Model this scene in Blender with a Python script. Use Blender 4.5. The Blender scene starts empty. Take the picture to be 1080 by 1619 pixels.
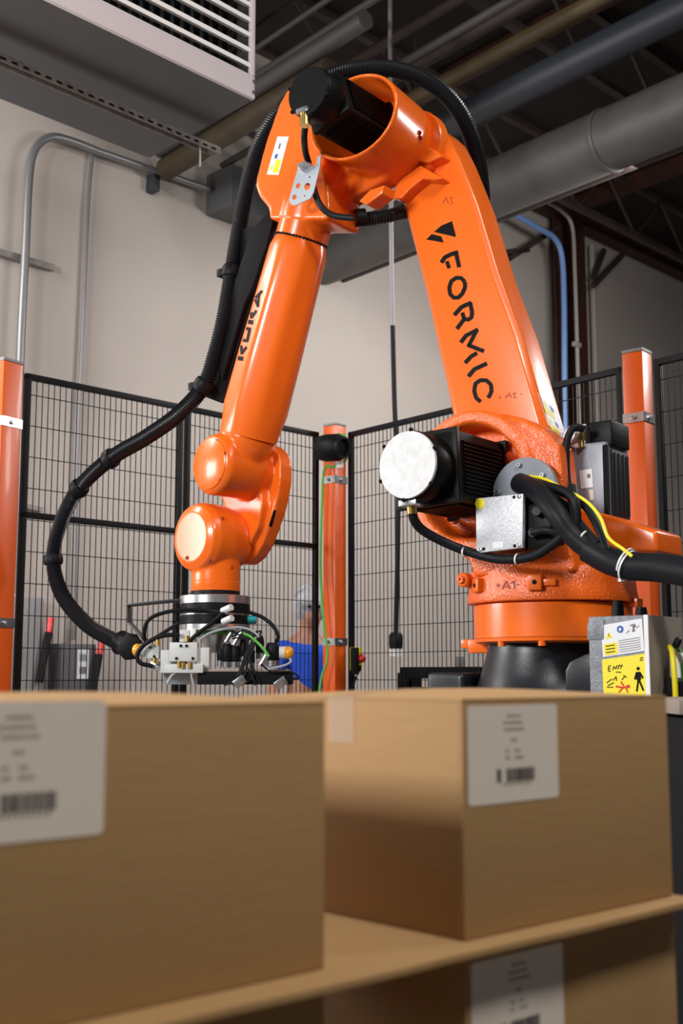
import bpy, bmesh, math, random
from mathutils import Vector, Matrix
from mathutils.bvhtree import BVHTree
random.seed(7)
C = bpy.context.scene.collection
PI = math.pi
# ------------------------------------------------------------------ camera
H = 1.03; FP = 1900.0
PITCH = math.atan(260.5/FP)
cam_d = bpy.data.cameras.new('camera'); cam = bpy.data.objects.new('camera', cam_d); C.objects.link(cam)
cam.location = (0, 0, H); cam.rotation_euler = (PI/2+PITCH, 0, 0)
cam_d.sensor_fit = 'HORIZONTAL'; cam_d.sensor_width = 24; cam_d.lens = FP/1080*24
cam_d.clip_end = 60; cam_d.clip_start = .05
cam_d.dof.use_dof = True; cam_d.dof.focus_distance = 4.35; cam_d.dof.aperture_fstop = 4.2
bpy.context.scene.camera = cam
CP = Vector((0, 0, H))
# ------------------------------------------------------------------ world, lights, exposure
w = bpy.data.worlds.new('world'); bpy.context.scene.world = w; w.use_nodes = True
w.node_tree.nodes['Background'].inputs[0].default_value = (.75, .82, 1, 1)
w.node_tree.nodes['Background'].inputs[1].default_value = .025
vs = bpy.context.scene.view_settings
vs.view_transform = 'Standard'; vs.look = 'None'; vs.gamma = 1; vs.use_curve_mapping = False; vs.exposure = 0.0
def area(name, loc, target, sx, sy, power, col=(1, 1, 1)):
    l = bpy.data.lights.new(name, 'AREA'); l.shape = 'RECTANGLE'; l.size = sx; l.size_y = sy; l.energy = power; l.color = col
    o = bpy.data.objects.new(name, l); C.objects.link(o); o.location = loc
    o.rotation_euler = (Vector(target)-Vector(loc)).to_track_quat('-Z', 'Y').to_euler(); return o
area('key_light', (-3.9, .1, 3.15), (.2, 3.6, 1.4), 1.3, 1.0, 270, (1, .98, .97))
area('key_light', (-4.2, 4.9, 2.1), (.3, 4.6, 1.7), 1.5, 1.1, 120, (1, .98, .96))
area('overhead_fill_light', (1.65, -.45, 5.5), (.5, 2.2, 1.1), .9, .9, 185, (1, .96, .9))  # unseen overhead fill, added to brighten the box fronts
area('overhead_fill_light', (2.6, 2.8, 5.7), (.6, 4.4, 1.5), .8, .8, 60, (1, .96, .92))  # another added overhead fill, aimed at the robot, no real fixture
area('rim_light', (4.3, 6.6, 3.9), (.4, 4.5, 2.0), .9, .9, 70, (1, .97, .94))
area('overhead_fill_light', (-3.6, 5.6, 4.3), (-2.4, 8.4, .9), 1.2, 1.2, 95, (1, .96, .93))  # unseen fill added to lift the lower back wall at left
area('overhead_fill_light', (2.6, 8.0, 4.3), (.8, 11, .9), 1.2, 1.2, 135, (1, .96, .93))  # matching added fill for the right part of the back wall

# ------------------------------------------------------------------ pixel geometry (1080 x 1619)
CPI, SPI = math.cos(PITCH), math.sin(PITCH)
def ray(px, py):
    a, b = px-540, 809.5-py
    return Vector((a, FP*CPI-b*SPI, FP*SPI+b*CPI))
def V(px, py, Y):
    r = ray(px, py); return CP+r*(Y/r.y)
def Pz(px, py, z):
    r = ray(px, py); return CP+r*((z-H)/r.z)
def Pplane(px, py, p0, n):
    r = ray(px, py); return CP+r*((p0-CP).dot(n)/r.dot(n))
class Frame:
    def __init__(s, O, az):
        s.O = O; s.N = Vector((-math.sin(az), -math.cos(az), 0)); s.T = Vector((math.cos(az), -math.sin(az), 0)); s.Z = Vector((0, 0, 1))
    def Q(s, px, py, n): return Pplane(px, py, s.O+s.N*n, s.N)
    def tz(s, px, py, n):
        q = s.Q(px, py, n)-s.O; return (q.dot(s.T), q.z)
    def W(s, t, n, z): return s.O+s.T*t+s.N*n+s.Z*z

# ------------------------------------------------------------------ materials
def nt(m): return m.node_tree.nodes, m.node_tree.links
def mat(name, col, rough=.5, metal=0, coat=0, bump=0, bscale=60, var=0, vscale=8, spec=.5, stretch=None, emit=0, alpha=1, trans=0, detail=3):
    m = bpy.data.materials.new(name); m.use_nodes = True; N, L = nt(m)
    p = N['Principled BSDF']
    p.inputs['Base Color'].default_value = (*col, 1); p.inputs['Roughness'].default_value = rough
    p.inputs['Metallic'].default_value = metal; p.inputs['Coat Weight'].default_value = coat
    p.inputs['Specular IOR Level'].default_value = spec; p.inputs['Coat Roughness'].default_value = .08
    if trans: p.inputs['Transmission Weight'].default_value = trans
    if alpha < 1: p.inputs['Alpha'].default_value = alpha
    if emit: p.inputs['Emission Color'].default_value = (*col, 1); p.inputs['Emission Strength'].default_value = emit
    if bump or var:
        tc = N.new('ShaderNodeTexCoord'); mp = N.new('ShaderNodeMapping'); L.new(tc.outputs['Object'], mp.inputs[0])
        if stretch: mp.inputs['Scale'].default_value = stretch
    if bump:
        nz = N.new('ShaderNodeTexNoise'); nz.inputs['Scale'].default_value = bscale; nz.inputs['Detail'].default_value = detail
        L.new(mp.outputs[0], nz.inputs['Vector'])
        b = N.new('ShaderNodeBump'); b.inputs['Strength'].default_value = bump; b.inputs['Distance'].default_value = .004
        L.new(nz.outputs[0], b.inputs['Height']); L.new(b.outputs[0], p.inputs['Normal'])
        if coat: L.new(b.outputs[0], p.inputs['Coat Normal'])
    if var:
        n2 = N.new('ShaderNodeTexNoise'); n2.inputs['Scale'].default_value = vscale; n2.inputs['Detail'].default_value = 6
        L.new(mp.outputs[0], n2.inputs['Vector'])
        cr = N.new('ShaderNodeValToRGB'); cr.color_ramp.elements[0].position = .3; cr.color_ramp.elements[1].position = .7
        cr.color_ramp.elements[0].color = tuple(max(0, c*(1-var)) for c in col)+(1,)
        cr.color_ramp.elements[1].color = tuple(min(1, c*(1+var)) for c in col)+(1,)
        L.new(n2.outputs[0], cr.inputs[0]); L.new(cr.outputs[0], p.inputs['Base Color'])
    return m
M = dict(
 orange=mat('orange_paint', (.89, .150, .010), .27, coat=.2, bump=.05, bscale=40),
 cast=mat('orange_cast_paint', (.87, .135, .010), .33, coat=.5, bump=.85, bscale=130, detail=2),
 engrave=mat('orange_engraving', (.28, .022, .003), .5),
 post=mat('orange_post_paint', (.80, .112, .007), .36, coat=.12),
 blackp=mat('black_plastic', (.009, .009, .010), .45, spec=.12),
 hose=mat('black_hose_plastic', (.010, .011, .014), .32, spec=.5),
 blackm=mat('black_motor_paint', (.006, .006, .006), .42, spec=.12, bump=.15, bscale=90),
 blackf=mat('black_fence_steel', (.008, .008, .010), .5, spec=.15),
 ink=mat('black_ink', (.006, .006, .007), .5, spec=.1),
 inkgrey=mat('grey_ink', (.20, .17, .15), .8),
 barink=mat('barcode_ink', (.03, .025, .025), .7),
 silver=mat('brushed_silver_cap', (.62, .63, .64), .55, metal=.15, bump=.25, bscale=120, var=.10, vscale=30),
 alu=mat('machined_aluminium', (.72, .73, .75), .28, metal=.9),
 zinc=mat('pale_zinc_plate', (.52, .58, .64), .35, metal=.35),
 steel=mat('zinc_steel', (.62, .64, .66), .25, metal=.95, var=.15, vscale=25),
 castgrey=mat('grey_cast_metal', (.20, .215, .24), .5, metal=.2, bump=.5, bscale=160, var=.25, vscale=60),
 boxgrey=mat('speckled_silver_lid', (.52, .54, .57), .45, metal=.35, bump=.3, bscale=200, var=.14, vscale=90),
 motorgrey=mat('grey_motor_paint', (.25, .27, .32), .35, coat=.2, var=.12, vscale=14),
 motordark=mat('dark_grey_motor_paint', (.032, .034, .038), .4),
 blackcast=mat('black_cast_iron', (.011, .013, .018), .36, bump=.10, bscale=140),
 white=mat('white_plastic', (.8, .8, .8), .4),
 valve=mat('light_grey_valve', (.60, .62, .61), .45),
 brass=mat('brass', (.62, .42, .13), .3, metal=.9),
 yellow=mat('yellow_label', (.86, .72, .02), .5),
 amber=mat('amber_plastic', (.85, .33, .01), .3, coat=.4),
 green=mat('green_cable', (.10, .45, .06), .45),
 teal=mat('teal_plastic', (.02, .35, .38), .4),
 blue=mat('blue_print', (.02, .08, .40), .5),
 red=mat('red_plastic', (.62, .02, .02), .4),
 labelw=mat('white_label_paper', (.80, .71, .62), .6),
 sticker=mat('white_sticker', (.74, .76, .80), .45),
 cable=mat('black_rubber_cable', (.012, .013, .016), .45, spec=.15, bump=.1, bscale=60),
 cableg=mat('grey_cable', (.35, .36, .38), .4),
 rope=mat('grey_cord', (.34, .33, .34), .55, bump=.6, bscale=50, stretch=(1, 1, .25)),
 card=mat('cardboard', (.40, .235, .095), .75, bump=.12, bscale=25, stretch=(1, 1, 5), var=.03, vscale=3),
 cardedge=mat('cardboard_edge', (.34, .21, .10), .9, bump=.5, bscale=120),
 tape=mat('clear_tape', (.8, .7, .6), .08, coat=1, alpha=.3),
 wall=mat('painted_wall', (.52, .465, .425), .75, bump=.12, bscale=6, var=.05, vscale=.9),
 walld=mat('wall_stain', (.36, .33, .31), .8),
 floor=mat('concrete_floor', (.13, .125, .12), .35, bump=.1, bscale=10, var=.15, vscale=1.5),
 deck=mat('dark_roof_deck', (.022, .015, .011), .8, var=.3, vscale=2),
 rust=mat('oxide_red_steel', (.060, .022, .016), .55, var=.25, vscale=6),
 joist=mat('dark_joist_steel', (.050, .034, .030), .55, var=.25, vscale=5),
 duct=mat('galvanised_duct', (.105, .10, .098), .5, metal=.2, var=.18, vscale=4),
 pipegrey=mat('dark_grey_pipe', (.028, .034, .045), .45),
 pipeyel=mat('tan_pipe', (.10, .068, .030), .5, var=.2, vscale=5),
 conduit=mat('galvanised_conduit', (.24, .24, .245), .4, metal=.5),
 bluec=mat('blue_conduit', (.20, .36, .72), .45),
 whitec=mat('off_white_conduit', (.42, .38, .35), .5),
 heater=mat('grey_heater_enamel', (.062, .062, .066), .5, var=.04, vscale=3),
 heaterw=mat('pale_heater_enamel', (.66, .60, .62), .45),
 louvre=mat('white_louvre', (.9, .88, .87), .35),
 fin=mat('dark_coil_fin', (.03, .03, .035), .5, metal=.4),
 strut=mat('galvanised_strut', (.26, .235, .22), .5, metal=.5, var=.25, vscale=20),
 panelgrey=mat('grey_panel_enamel', (.24, .24, .24), .5),
 paneldark=mat('dark_panel_enamel', (.10, .10, .105), .5),
 dark=mat('matt_black', (.006, .006, .007), .7, spec=.15),
 shirt=mat('blue_cotton', (.012, .085, .62), .85, bump=.3, bscale=20),
 skin=mat('skin', (.42, .20, .13), .5),
 trousers=mat('dark_trousers', (.03, .03, .04), .9),
 net=mat('white_hair_net', (.42, .42, .46), .6, var=.45, vscale=14),
 hair=mat('dark_hair', (.03, .02, .015), .6),
 wood=mat('pallet_wood', (.42, .29, .17), .8, bump=.3, bscale=20, var=.2, vscale=6),
 brownpipe=mat('brown_pipe', (.045, .030, .014), .6, var=.3, vscale=6),
 dimgrey=mat('dim_grey_pipe', (.06, .055, .052), .55),
 boxdark=mat('dark_grey_wall_box', (.085, .09, .092), .5),
 weld=mat('brown_steel_plate', (.30, .25, .21), .45, metal=.1, var=.1, vscale=10),
)

# ------------------------------------------------------------------ mesh helpers
ORG = {}
def empty(name, loc, label, cat, group=None):
    o = bpy.data.objects.new(name, None); C.objects.link(o); o.location = loc; o['label'] = label; o['category'] = cat
    if group: o['group'] = group
    o.empty_display_size = .05; ORG[o.name] = Vector(loc); return o
def org(o):
    return ORG[o.name]
def tag(o, label=None, cat=None, group=None, kind=None):
    if label: o['label'] = label
    if cat: o['category'] = cat
    if group: o['group'] = group
    if kind: o['kind'] = kind
    return o
class MB:
    def __init__(s): s.v = []; s.f = []
    def add(s, v, f):
        k = len(s.v); s.v += [Vector(x) for x in v]; s.f += [tuple(i+k for i in q) for q in f]; return s
    def box(s, c, ax, size):
        c = Vector(c); hx, hy, hz = [x/2 for x in size]; X, Y, Z = ax
        vs_ = [c+X*(sx*hx)+Y*(sy*hy)+Z*(sz*hz) for sx in (-1, 1) for sy in (-1, 1) for sz in (-1, 1)]
        return s.add(vs_, [(0, 1, 3, 2), (4, 6, 7, 5), (0, 4, 5, 1), (2, 3, 7, 6), (0, 2, 6, 4), (1, 5, 7, 3)])
    def bar(s, a, b, wd, ht, up=Vector((0, 0, 1))):
        a, b = Vector(a), Vector(b); d = b-a; X = d.normalized()
        if abs(X.dot(up)) > .98: up = Vector((1, 0, 0))
        Y = up.cross(X).normalized(); Z = X.cross(Y)
        return s.box((a+b)/2, (X, Y, Z), (d.length, wd, ht))
    def prism(s, poly, d):
        n = len(poly); d = Vector(d); top = [Vector(p)+d for p in poly]
        return s.add([Vector(p) for p in poly]+top, [tuple(range(n))[::-1], tuple(range(n, 2*n))]+[(i, (i+1) % n, n+(i+1) % n, n+i) for i in range(n)])
    def rev(s, c, ax, prof, seg=32, sc=None):
        c = Vector(c); ax = Vector(ax).normalized(); u = Vector((0, 0, 1)) if abs(ax.z) < .9 else Vector((1, 0, 0))
        X = u.cross(ax).normalized(); Y = ax.cross(X); n = len(prof); vs_ = []
        for r, h in prof:
            for k in range(seg):
                a = 2*PI*k/seg; vs_.append(c+ax*h+(X*math.cos(a)+Y*math.sin(a))*max(r, 1e-5))
        fs = [(i*seg+k, i*seg+(k+1) % seg, (i+1)*seg+(k+1) % seg, (i+1)*seg+k) for i in range(n-1) for k in range(seg)]
        fs += [tuple(range(seg))[::-1], tuple(range((n-1)*seg, n*seg))]
        return s.add(vs_, fs)
    def cyl(s, a, b, r, seg=20, r2=None):
        a, b = Vector(a), Vector(b); return s.rev(a, b-a, [(r, 0), (r2 if r2 else r, (b-a).length)], seg)
    def ring(s, c, ax, prof, seg=40):   # closed annular profile
        c = Vector(c); ax = Vector(ax).normalized(); u = Vector((0, 0, 1)) if abs(ax.z) < .9 else Vector((1, 0, 0))
        X = u.cross(ax).normalized(); Y = ax.cross(X); n = len(prof); vs_ = []
        for r, h in prof:
            for k in range(seg):
                a = 2*PI*k/seg; vs_.append(c+ax*h+(X*math.cos(a)+Y*math.sin(a))*r)
        return s.add(vs_, [(i*seg+k, i*seg+(k+1) % seg, ((i+1) % n)*seg+(k+1) % seg, ((i+1) % n)*seg+k) for i in range(n) for k in range(seg)])
    def tube(s, pts, r, seg=12, rf=None):
        pts = [Vector(p) for p in pts]; n = len(pts); vs_ = []
        t = (pts[1]-pts[0]).normalized(); u = Vector((0, 0, 1)) if abs(t.z) < .9 else Vector((1, 0, 0)); X = u.cross(t).normalized()
        for i, p in enumerate(pts):
            t = (pts[min(i+1, n-1)]-pts[max(i-1, 0)]).normalized(); X = (X-t*X.dot(t)).normalized(); Y = t.cross(X)
            rr = rf(i) if rf else r
            for k in range(seg):
                a = 2*PI*k/seg; vs_.append(p+(X*math.cos(a)+Y*math.sin(a))*rr)
        fs = [(i*seg+k, i*seg+(k+1) % seg, (i+1)*seg+(k+1) % seg, (i+1)*seg+k) for i in range(n-1) for k in range(seg)]
        fs += [tuple(range(seg))[::-1], tuple(range((n-1)*seg, n*seg))]
        return s.add(vs_, fs)
    def sphere(s, c, r, sx=1, sy=1, sz=1, seg=20, rings=12):
        c = Vector(c); vs_ = []
        for i in range(1, rings):
            a = PI*i/rings
            for k in range(seg):
                b = 2*PI*k/seg; vs_.append(c+Vector((math.sin(a)*math.cos(b)*r*sx, math.sin(a)*math.sin(b)*r*sy, math.cos(a)*r*sz)))
        k0 = len(vs_); vs_ += [c+Vector((0, 0, r*sz)), c-Vector((0, 0, r*sz))]
        fs = [(i*seg+k, (i+1)*seg+k, (i+1)*seg+(k+1) % seg, i*seg+(k+1) % seg) for i in range(rings-2) for k in range(seg)]
        fs += [(k0, k, (k+1) % seg) for k in range(seg)]+[(k0+1, (rings-2)*seg+(k+1) % seg, (rings-2)*seg+k) for k in range(seg)]
        return s.add(vs_, fs)
    def build(s, name, m, parent=None, bevel=0, seg=2, sharp=38, origin=None, kind=None, label=None):
        if parent is not None: o0 = org(parent)
        elif origin is not None: o0 = Vector(origin)
        else:
            xs = [v.x for v in s.v]; ys = [v.y for v in s.v]; zs = [v.z for v in s.v]
            o0 = Vector(((min(xs)+max(xs))/2, (min(ys)+max(ys))/2, min(zs)))
        me = bpy.data.meshes.new(name); me.from_pydata([v-o0 for v in s.v], [], s.f)
        bm = bmesh.new(); bm.from_mesh(me); bmesh.ops.recalc_face_normals(bm, faces=bm.faces)
        if bevel:
            es = [e for e in bm.edges if len(e.link_faces) == 2 and e.calc_face_angle(0) > math.radians(30)]
            bmesh.ops.bevel(bm, geom=es, offset=bevel, segments=seg, affect='EDGES', profile=.6, clamp_overlap=True)
        bm.to_mesh(me); bm.free()
        me.shade_smooth() if hasattr(me, 'shade_smooth') else None
        for p in me.polygons: p.use_smooth = True
        me.set_sharp_from_angle(angle=math.radians(sharp))
        me.materials.append(M[m] if isinstance(m, str) else m)
        o = bpy.data.objects.new(name, me); C.objects.link(o)
        if parent is not None: o.parent = parent
        else: o.location = o0
        ORG[o.name] = o0
        if kind: o['kind'] = kind
        if label: o['label'] = label
        return o
def cast(o, voxel, smooth=4, cutters=(), pre=0):
    """fuse overlapping solids of a mesh into one casting with soft fillets"""
    m = o.modifiers.new('r', 'REMESH'); m.mode = 'VOXEL'; m.voxel_size = voxel; m.use_smooth_shade = True
    cs = []
    if pre:
        s_ = o.modifiers.new('p', 'SMOOTH'); s_.factor = .5; s_.iterations = pre
    for c in cutters:
        me = bpy.data.meshes.new('c'); me.from_pydata([v-org(o) for v in c.v], [], c.f)
        bm = bmesh.new(); bm.from_mesh(me); bmesh.ops.recalc_face_normals(bm, faces=bm.faces); bm.to_mesh(me); bm.free()
        co = bpy.data.objects.new('c', me); C.objects.link(co); co.matrix_world = Matrix.Translation(org(o)); cs.append(co)
        b = o.modifiers.new('b', 'BOOLEAN'); b.operation = 'DIFFERENCE'; b.object = co; b.solver = 'EXACT'
    if cs:
        m2 = o.modifiers.new('r2', 'REMESH'); m2.mode = 'VOXEL'; m2.voxel_size = voxel; m2.use_smooth_shade = True
    s_ = o.modifiers.new('s', 'SMOOTH'); s_.factor = .5; s_.iterations = smooth
    bpy.context.view_layer.update(); dg = bpy.context.evaluated_depsgraph_get(); dg.update()
    me = bpy.data.meshes.new_from_object(o.evaluated_get(dg)); old = o.data; me.name = old.name
    for mm in list(o.modifiers): o.modifiers.remove(mm)
    o.data = me
    if not me.materials: me.materials.append(old.materials[0])
    for p in me.polygons: p.use_smooth = True
    for co in cs: bpy.data.objects.remove(co)
    return o
def cr(pts, n=8):
    pts = [Vector(p) for p in pts]; P = [pts[0]*2-pts[1]]+pts+[pts[-1]*2-pts[-2]]; out = []
    for i in range(1, len(P)-2):
        a, b, c, d = P[i-1:i+3]
        for k in range(n):
            t = k/n; out.append(.5*((2*b)+(c-a)*t+(2*a-5*b+4*c-d)*t*t+(3*b-a-3*c+d)*t**3))
    out.append(pts[-1]); return out
def resample(pts, step):
    out = [pts[0]]; acc = 0
    for a, b in zip(pts, pts[1:]):
        L = (b-a).length; d = step-acc
        while d <= L:
            out.append(a+(b-a)*(d/L)); d += step
        acc = L-(d-step)
    return out
def bvh(o):
    me = o.data; off = org(o); return BVHTree.FromPolygons([v.co+off for v in me.vertices], [tuple(p.vertices) for p in me.polygons])
def hit(t, px, py, off=.0012):
    r = ray(px, py).normalized(); h = t.ray_cast(CP, r)
    if h[0] is None: return None
    n = h[1] if h[1].dot(r) < 0 else -h[1]
    return h[0]+n*off
def letters(name, tree, groups, m, parent, **k):
    for g_ in groups: stroke_on(name, tree, g_, m, parent, **k)
def stroke_on(name, tree, strokes, m, parent, off=.0012, step=3):
    """strokes: list of (pixel polyline, width px): paint laid on the real surface below it"""
    mb = MB()
    for pl, wd in strokes:
        pl = [Vector((x, y)) for x, y in pl]; q = []
        for a, b in zip(pl, pl[1:]):
            n = max(1, int((b-a).length/step)); q += [a+(b-a)*(k/n) for k in range(n)]
        q.append(pl[-1]); L = []; R = []
        for i, p in enumerate(q):
            d = (q[min(i+1, len(q)-1)]-q[max(i-1, 0)]).normalized(); nn = Vector((-d.y, d.x))*(wd/2)
            L.append(hit(tree, *(p+nn), off)); R.append(hit(tree, *(p-nn), off))
        for i in range(len(q)-1):
            v4 = [L[i], L[i+1], R[i+1], R[i]]
            if all(v is not None for v in v4): mb.add(v4, [(0, 1, 2, 3)])
    return mb.build(name, m, parent) if mb.v else None
def quad_on(name, tree, q, m, parent, off=.0010, n=6):
    mb = MB(); q = [Vector((x, y)) for x, y in q]; g = {}
    for i in range(n+1):
        for j in range(n+1):
            u, v = i/n, j/n; p = (q[0]*(1-u)+q[1]*u)*(1-v)+(q[3]*(1-u)+q[2]*u)*v; g[i, j] = hit(tree, p.x, p.y, off)
    for i in range(n):
        for j in range(n):
            v4 = [g[i, j], g[i+1, j], g[i+1, j+1], g[i, j+1]]
            if all(v is not None for v in v4): mb.add(v4, [(0, 1, 2, 3)])
    return mb.build(name, m, parent) if mb.v else None
def sub(q, u0, v0, u1, v1):
    q = [Vector((x, y)) for x, y in q]
    f = lambda u, v: tuple((q[0]*(1-u)+q[1]*u)*(1-v)+(q[3]*(1-u)+q[2]*u)*v)
    return [f(u0, v0), f(u1, v0), f(u1, v1), f(u0, v1)]
def at(q, u, v): return sub(q, u, v, u, v)[0]
def plate2d(name, outline, holes, fr, n, th, m, parent):
    """flat plate with holes: outline and holes as lists of (t, z) in a frame"""
    cu = bpy.data.curves.new(name, 'CURVE'); cu.dimensions = '2D'; cu.fill_mode = 'BOTH'; cu.extrude = th/2
    for pl in [outline]+holes:
        sp = cu.splines.new('POLY'); sp.points.add(len(pl)-1); sp.use_cyclic_u = True
        for p, (a, b) in zip(sp.points, pl): p.co = (a, b, 0, 1)
    o = bpy.data.objects.new(name, cu); C.objects.link(o); bpy.context.view_layer.update()
    me = bpy.data.meshes.new_from_object(o.evaluated_get(bpy.context.evaluated_depsgraph_get())); bpy.data.objects.remove(o)
    mb = MB().add([fr.W(v.co.x, n+v.co.z, v.co.y) for v in me.vertices], [tuple(p.vertices) for p in me.polygons])
    return mb.build(name, m, parent)
def circ(c, r, n=20, sy=1): return [(c[0]+r*math.cos(2*PI*k/n), c[1]+r*sy*math.sin(2*PI*k/n)) for k in range(n)]
def screw(name, c, d, r, h, m, parent, hole='dark'):
    mb = MB().ring(c, d, [(r*.45, 0), (r, 0), (r, h*.8), (r*.85, h), (r*.45, h), (r*.45, h*.35)], 14)
    mb.rev(Vector(c), d, [(r*.46, 0), (r*.46, h*.3)], 10)
    return mb.build(name, m, parent)
ZZ = Vector((0, 0, 1))
# ------------------------------------------------------------------ directions of the building
azA = math.radians(44.4); azB = math.radians(39.8)
A = Vector((math.sin(azA), math.cos(azA), 0)); B = Vector((-math.sin(azB), math.cos(azB), 0)); AN = Vector((-A.y, A.x, 0))  # AN: away from camera, across A
ZF = H+1.5                                    # fence top
a0 = Pz(40, 590, ZF); a1 = Pz(502, 684, ZF); b0 = Pz(553, 684, ZF); b1 = Pz(984, 580, ZF)
Adir = (a1-a0).normalized(); Bdir = (b1-b0).normalized()
WN = Vector((-Adir.y, Adir.x, 0)); W0 = Vector((a1.x, a1.y, 0))+WN*2.0    # wall behind the left fence
def Pw(px, py, d=0.0): return Pplane(px, py, W0-WN*d, WN)
def on_wall(mb_p, d): return mb_p

# ------------------------------------------------------------------ room shell
MB().box((1, 6.2, -.05), (Vector((1, 0, 0)), Vector((0, 1, 0)), ZZ), (26, 24, .1)).build('floor', 'floor', kind='structure')
wl = W0-Adir*9; wr = W0+Adir*14
MB().prism([wl, wr, wr+WN*.25, wl+WN*.25], (0, 0, 6.3)).build('wall_back', 'wall', kind='structure')
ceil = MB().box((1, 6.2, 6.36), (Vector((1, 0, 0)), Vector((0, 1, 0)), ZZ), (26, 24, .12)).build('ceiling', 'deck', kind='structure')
# panel joint lines of the tilt-up wall
for px in (905, 1078):
    p = Pw(px, 500, 0); MB().box((p.x, p.y, 3.1), (Adir, WN, ZZ), (.02, .012, 6.1)).build('wall_joint', 'walld', bpy.data.objects['wall_back'])
def cut_to_wall(p, d):    # point where a line from p along d meets the wall
    t = (W0-p).dot(WN)/d.dot(WN); return p+d*t
# roof joists (open web) running along A, and girder at the wall
def truss(parent, p, q, h, ch, m, pitch=.55, name='joist'):
    mb = MB(); up = ZZ*h
    mb.bar(p, q, ch, ch*.8); mb.bar(p+up, q+up, ch, ch*.8)
    L = (q-p).length; n = max(2, int(L/pitch)); d = (q-p)/n
    for k in range(n):
        a, b = p+d*k, p+d*(k+1)
        mb.bar(a if k % 2 else a+up, b+up if k % 2 else b, ch*.35, ch*.35)
    return mb.build(name, m, parent)
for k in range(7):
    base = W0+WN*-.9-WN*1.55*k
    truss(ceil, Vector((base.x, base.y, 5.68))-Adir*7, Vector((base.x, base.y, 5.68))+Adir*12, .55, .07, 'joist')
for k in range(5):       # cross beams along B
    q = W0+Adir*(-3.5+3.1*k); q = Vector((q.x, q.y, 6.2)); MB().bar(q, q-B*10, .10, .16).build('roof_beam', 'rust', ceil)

# wall girder, column and braces
gz0 = Pw(1080, 436, .3).z
g0, g1 = W0+Adir*3.4-WN*.18, W0+Adir*14-WN*.18
gp = Pw(884, 357, .18)
col_c = Pw(906, 600, .16)
g = empty('wall_girder', (col_c.x, col_c.y, gp.z), 'dark red steel girder along the top of the back wall right of the robot', 'beam')
gA, gB = Vector((col_c.x, col_c.y, gp.z+.12))-Adir*1.35, Vector((col_c.x, col_c.y, gp.z+.12))+Adir*6
MB().bar(gA, gB, .16, .025).build('bottom_flange', 'rust', g)
MB().bar(gA+ZZ*.45, gB+ZZ*.45, .16, .025).build('top_flange', 'rust', g)
MB().bar(gA+ZZ*.225, gB+ZZ*.225, .02, .44).build('web', 'rust', g)
colm = empty('steel_column', (col_c.x, col_c.y, 0), 'dark red steel column standing against the back wall', 'column')
cw = .17
cc = Vector((col_c.x, col_c.y, 0))
for s in (-1, 1):
    MB().bar(cc-Adir*s*.15, cc-Adir*s*.15+ZZ*(gp.z+.1), .30, .02, up=WN).build('flange', 'rust', colm)
MB().box(cc+ZZ*(gp.z+.1)/2, (Adir, WN, ZZ), (.30, .02, gp.z+.1)).build('web', 'rust', colm)
MB().box(cc+ZZ*.01, (Adir, WN, ZZ), (.42, .34, .02)).build('base_plate', 'rust', colm)
for (p, q) in (((884, 358), (775, 428)), ((800, 425), (778, 345)), ((835, 395), (790, 400)), ((938, 452), (985, 402)), ((938, 440), (955, 395))):
    P, Q_ = Pw(*p, .22), Pw(*q, .22); MB().bar(P, Q_, .05, .05).build('brace', 'joist', g)
# second, right-hand downpipe column edge
pc = Pw(942, 600, .10); MB().cyl((pc.x, pc.y, 0), (pc.x, pc.y, gp.z), .035, 12).build('wall_conduit', 'whitec').update_tag()
tag(bpy.data.objects['wall_conduit'], 'tan vertical conduit on the wall right of the red column', 'pipe')
# conduits down the column
def conduit(px_pts, d, r, m, label, name='conduit', seg=10, cat='pipe'):
    pts = cr([Pw(x, y, d) for x, y in px_pts], 8); return tag(MB().tube(pts, r, seg).build(name, m), label, cat)
conduit([(770, 325), (800, 332), (850, 360), (878, 378), (889, 410), (892, 480), (893, 600), (895, 780), (897, 1000), (899, 1230)], .42, .030, 'bluec', 'light blue conduit bending down the front of the red column')
conduit([(830, 300), (862, 318), (890, 335), (905, 360), (909, 430), (913, 560), (918, 760), (922, 1000), (925, 1230)], .42, .022, 'whitec', 'thin off-white conduit bending down beside the blue conduit')
jb = Pw(912, 545, .43); tag(MB().box(jb, (Adir, WN, ZZ), (.11, .05, .05)).build('conduit_clamp', 'whitec', bevel=.004), 'small off-white conduit clamp on the red column', 'clamp')

# ------------------------------------------------------------------ overhead pipes and duct, all running along B to the wall
def run(px, py, z, r, m, name, label, cat, fwd=4.0, seg=16, back=0.02, taper=None):
    p = Pz(px, py, z); q = cut_to_wall(p, B)-B*back
    return tag(MB().cyl(q, p-B*fwd, r, seg).build(name, m), label, cat)
pd_ = Pw(510, 412, .02)
dq = pd_-B*13
duct = empty('air_duct', pd_, 'large round grey duct running under the roof behind the robot arm', 'duct')
MB().cyl(pd_, dq, .215, 32).build('duct_pipe', 'duct', duct)
for k in range(1, 8): MB().rev(pd_-B*1.55*k, B, [(.222, -.02), (.228, 0), (.222, .02)], 32).build('duct_seam', 'duct', duct)
for k in (1.2, 4.0, 6.6):
    c = pd_-B*k; MB().bar(c+ZZ*.21, Vector((c.x, c.y, 6.3)), .012, .012).build('hanger_rod', 'joist', duct)
run(1080, 14, 5.0, .11, 'pipegrey', 'overhead_pipe', 'thick dark blue-grey pipe under the roof above the duct', 'pipe')
run(900, 24, 5.25, .055, 'pipeyel', 'overhead_pipe', 'tan pipe under the roof above the blue-grey pipe', 'pipe')
run(1080, 230, 4.55, .035, 'joist', 'overhead_pipe', 'thin dark pipe running just below the large duct', 'pipe', fwd=2)
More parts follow.
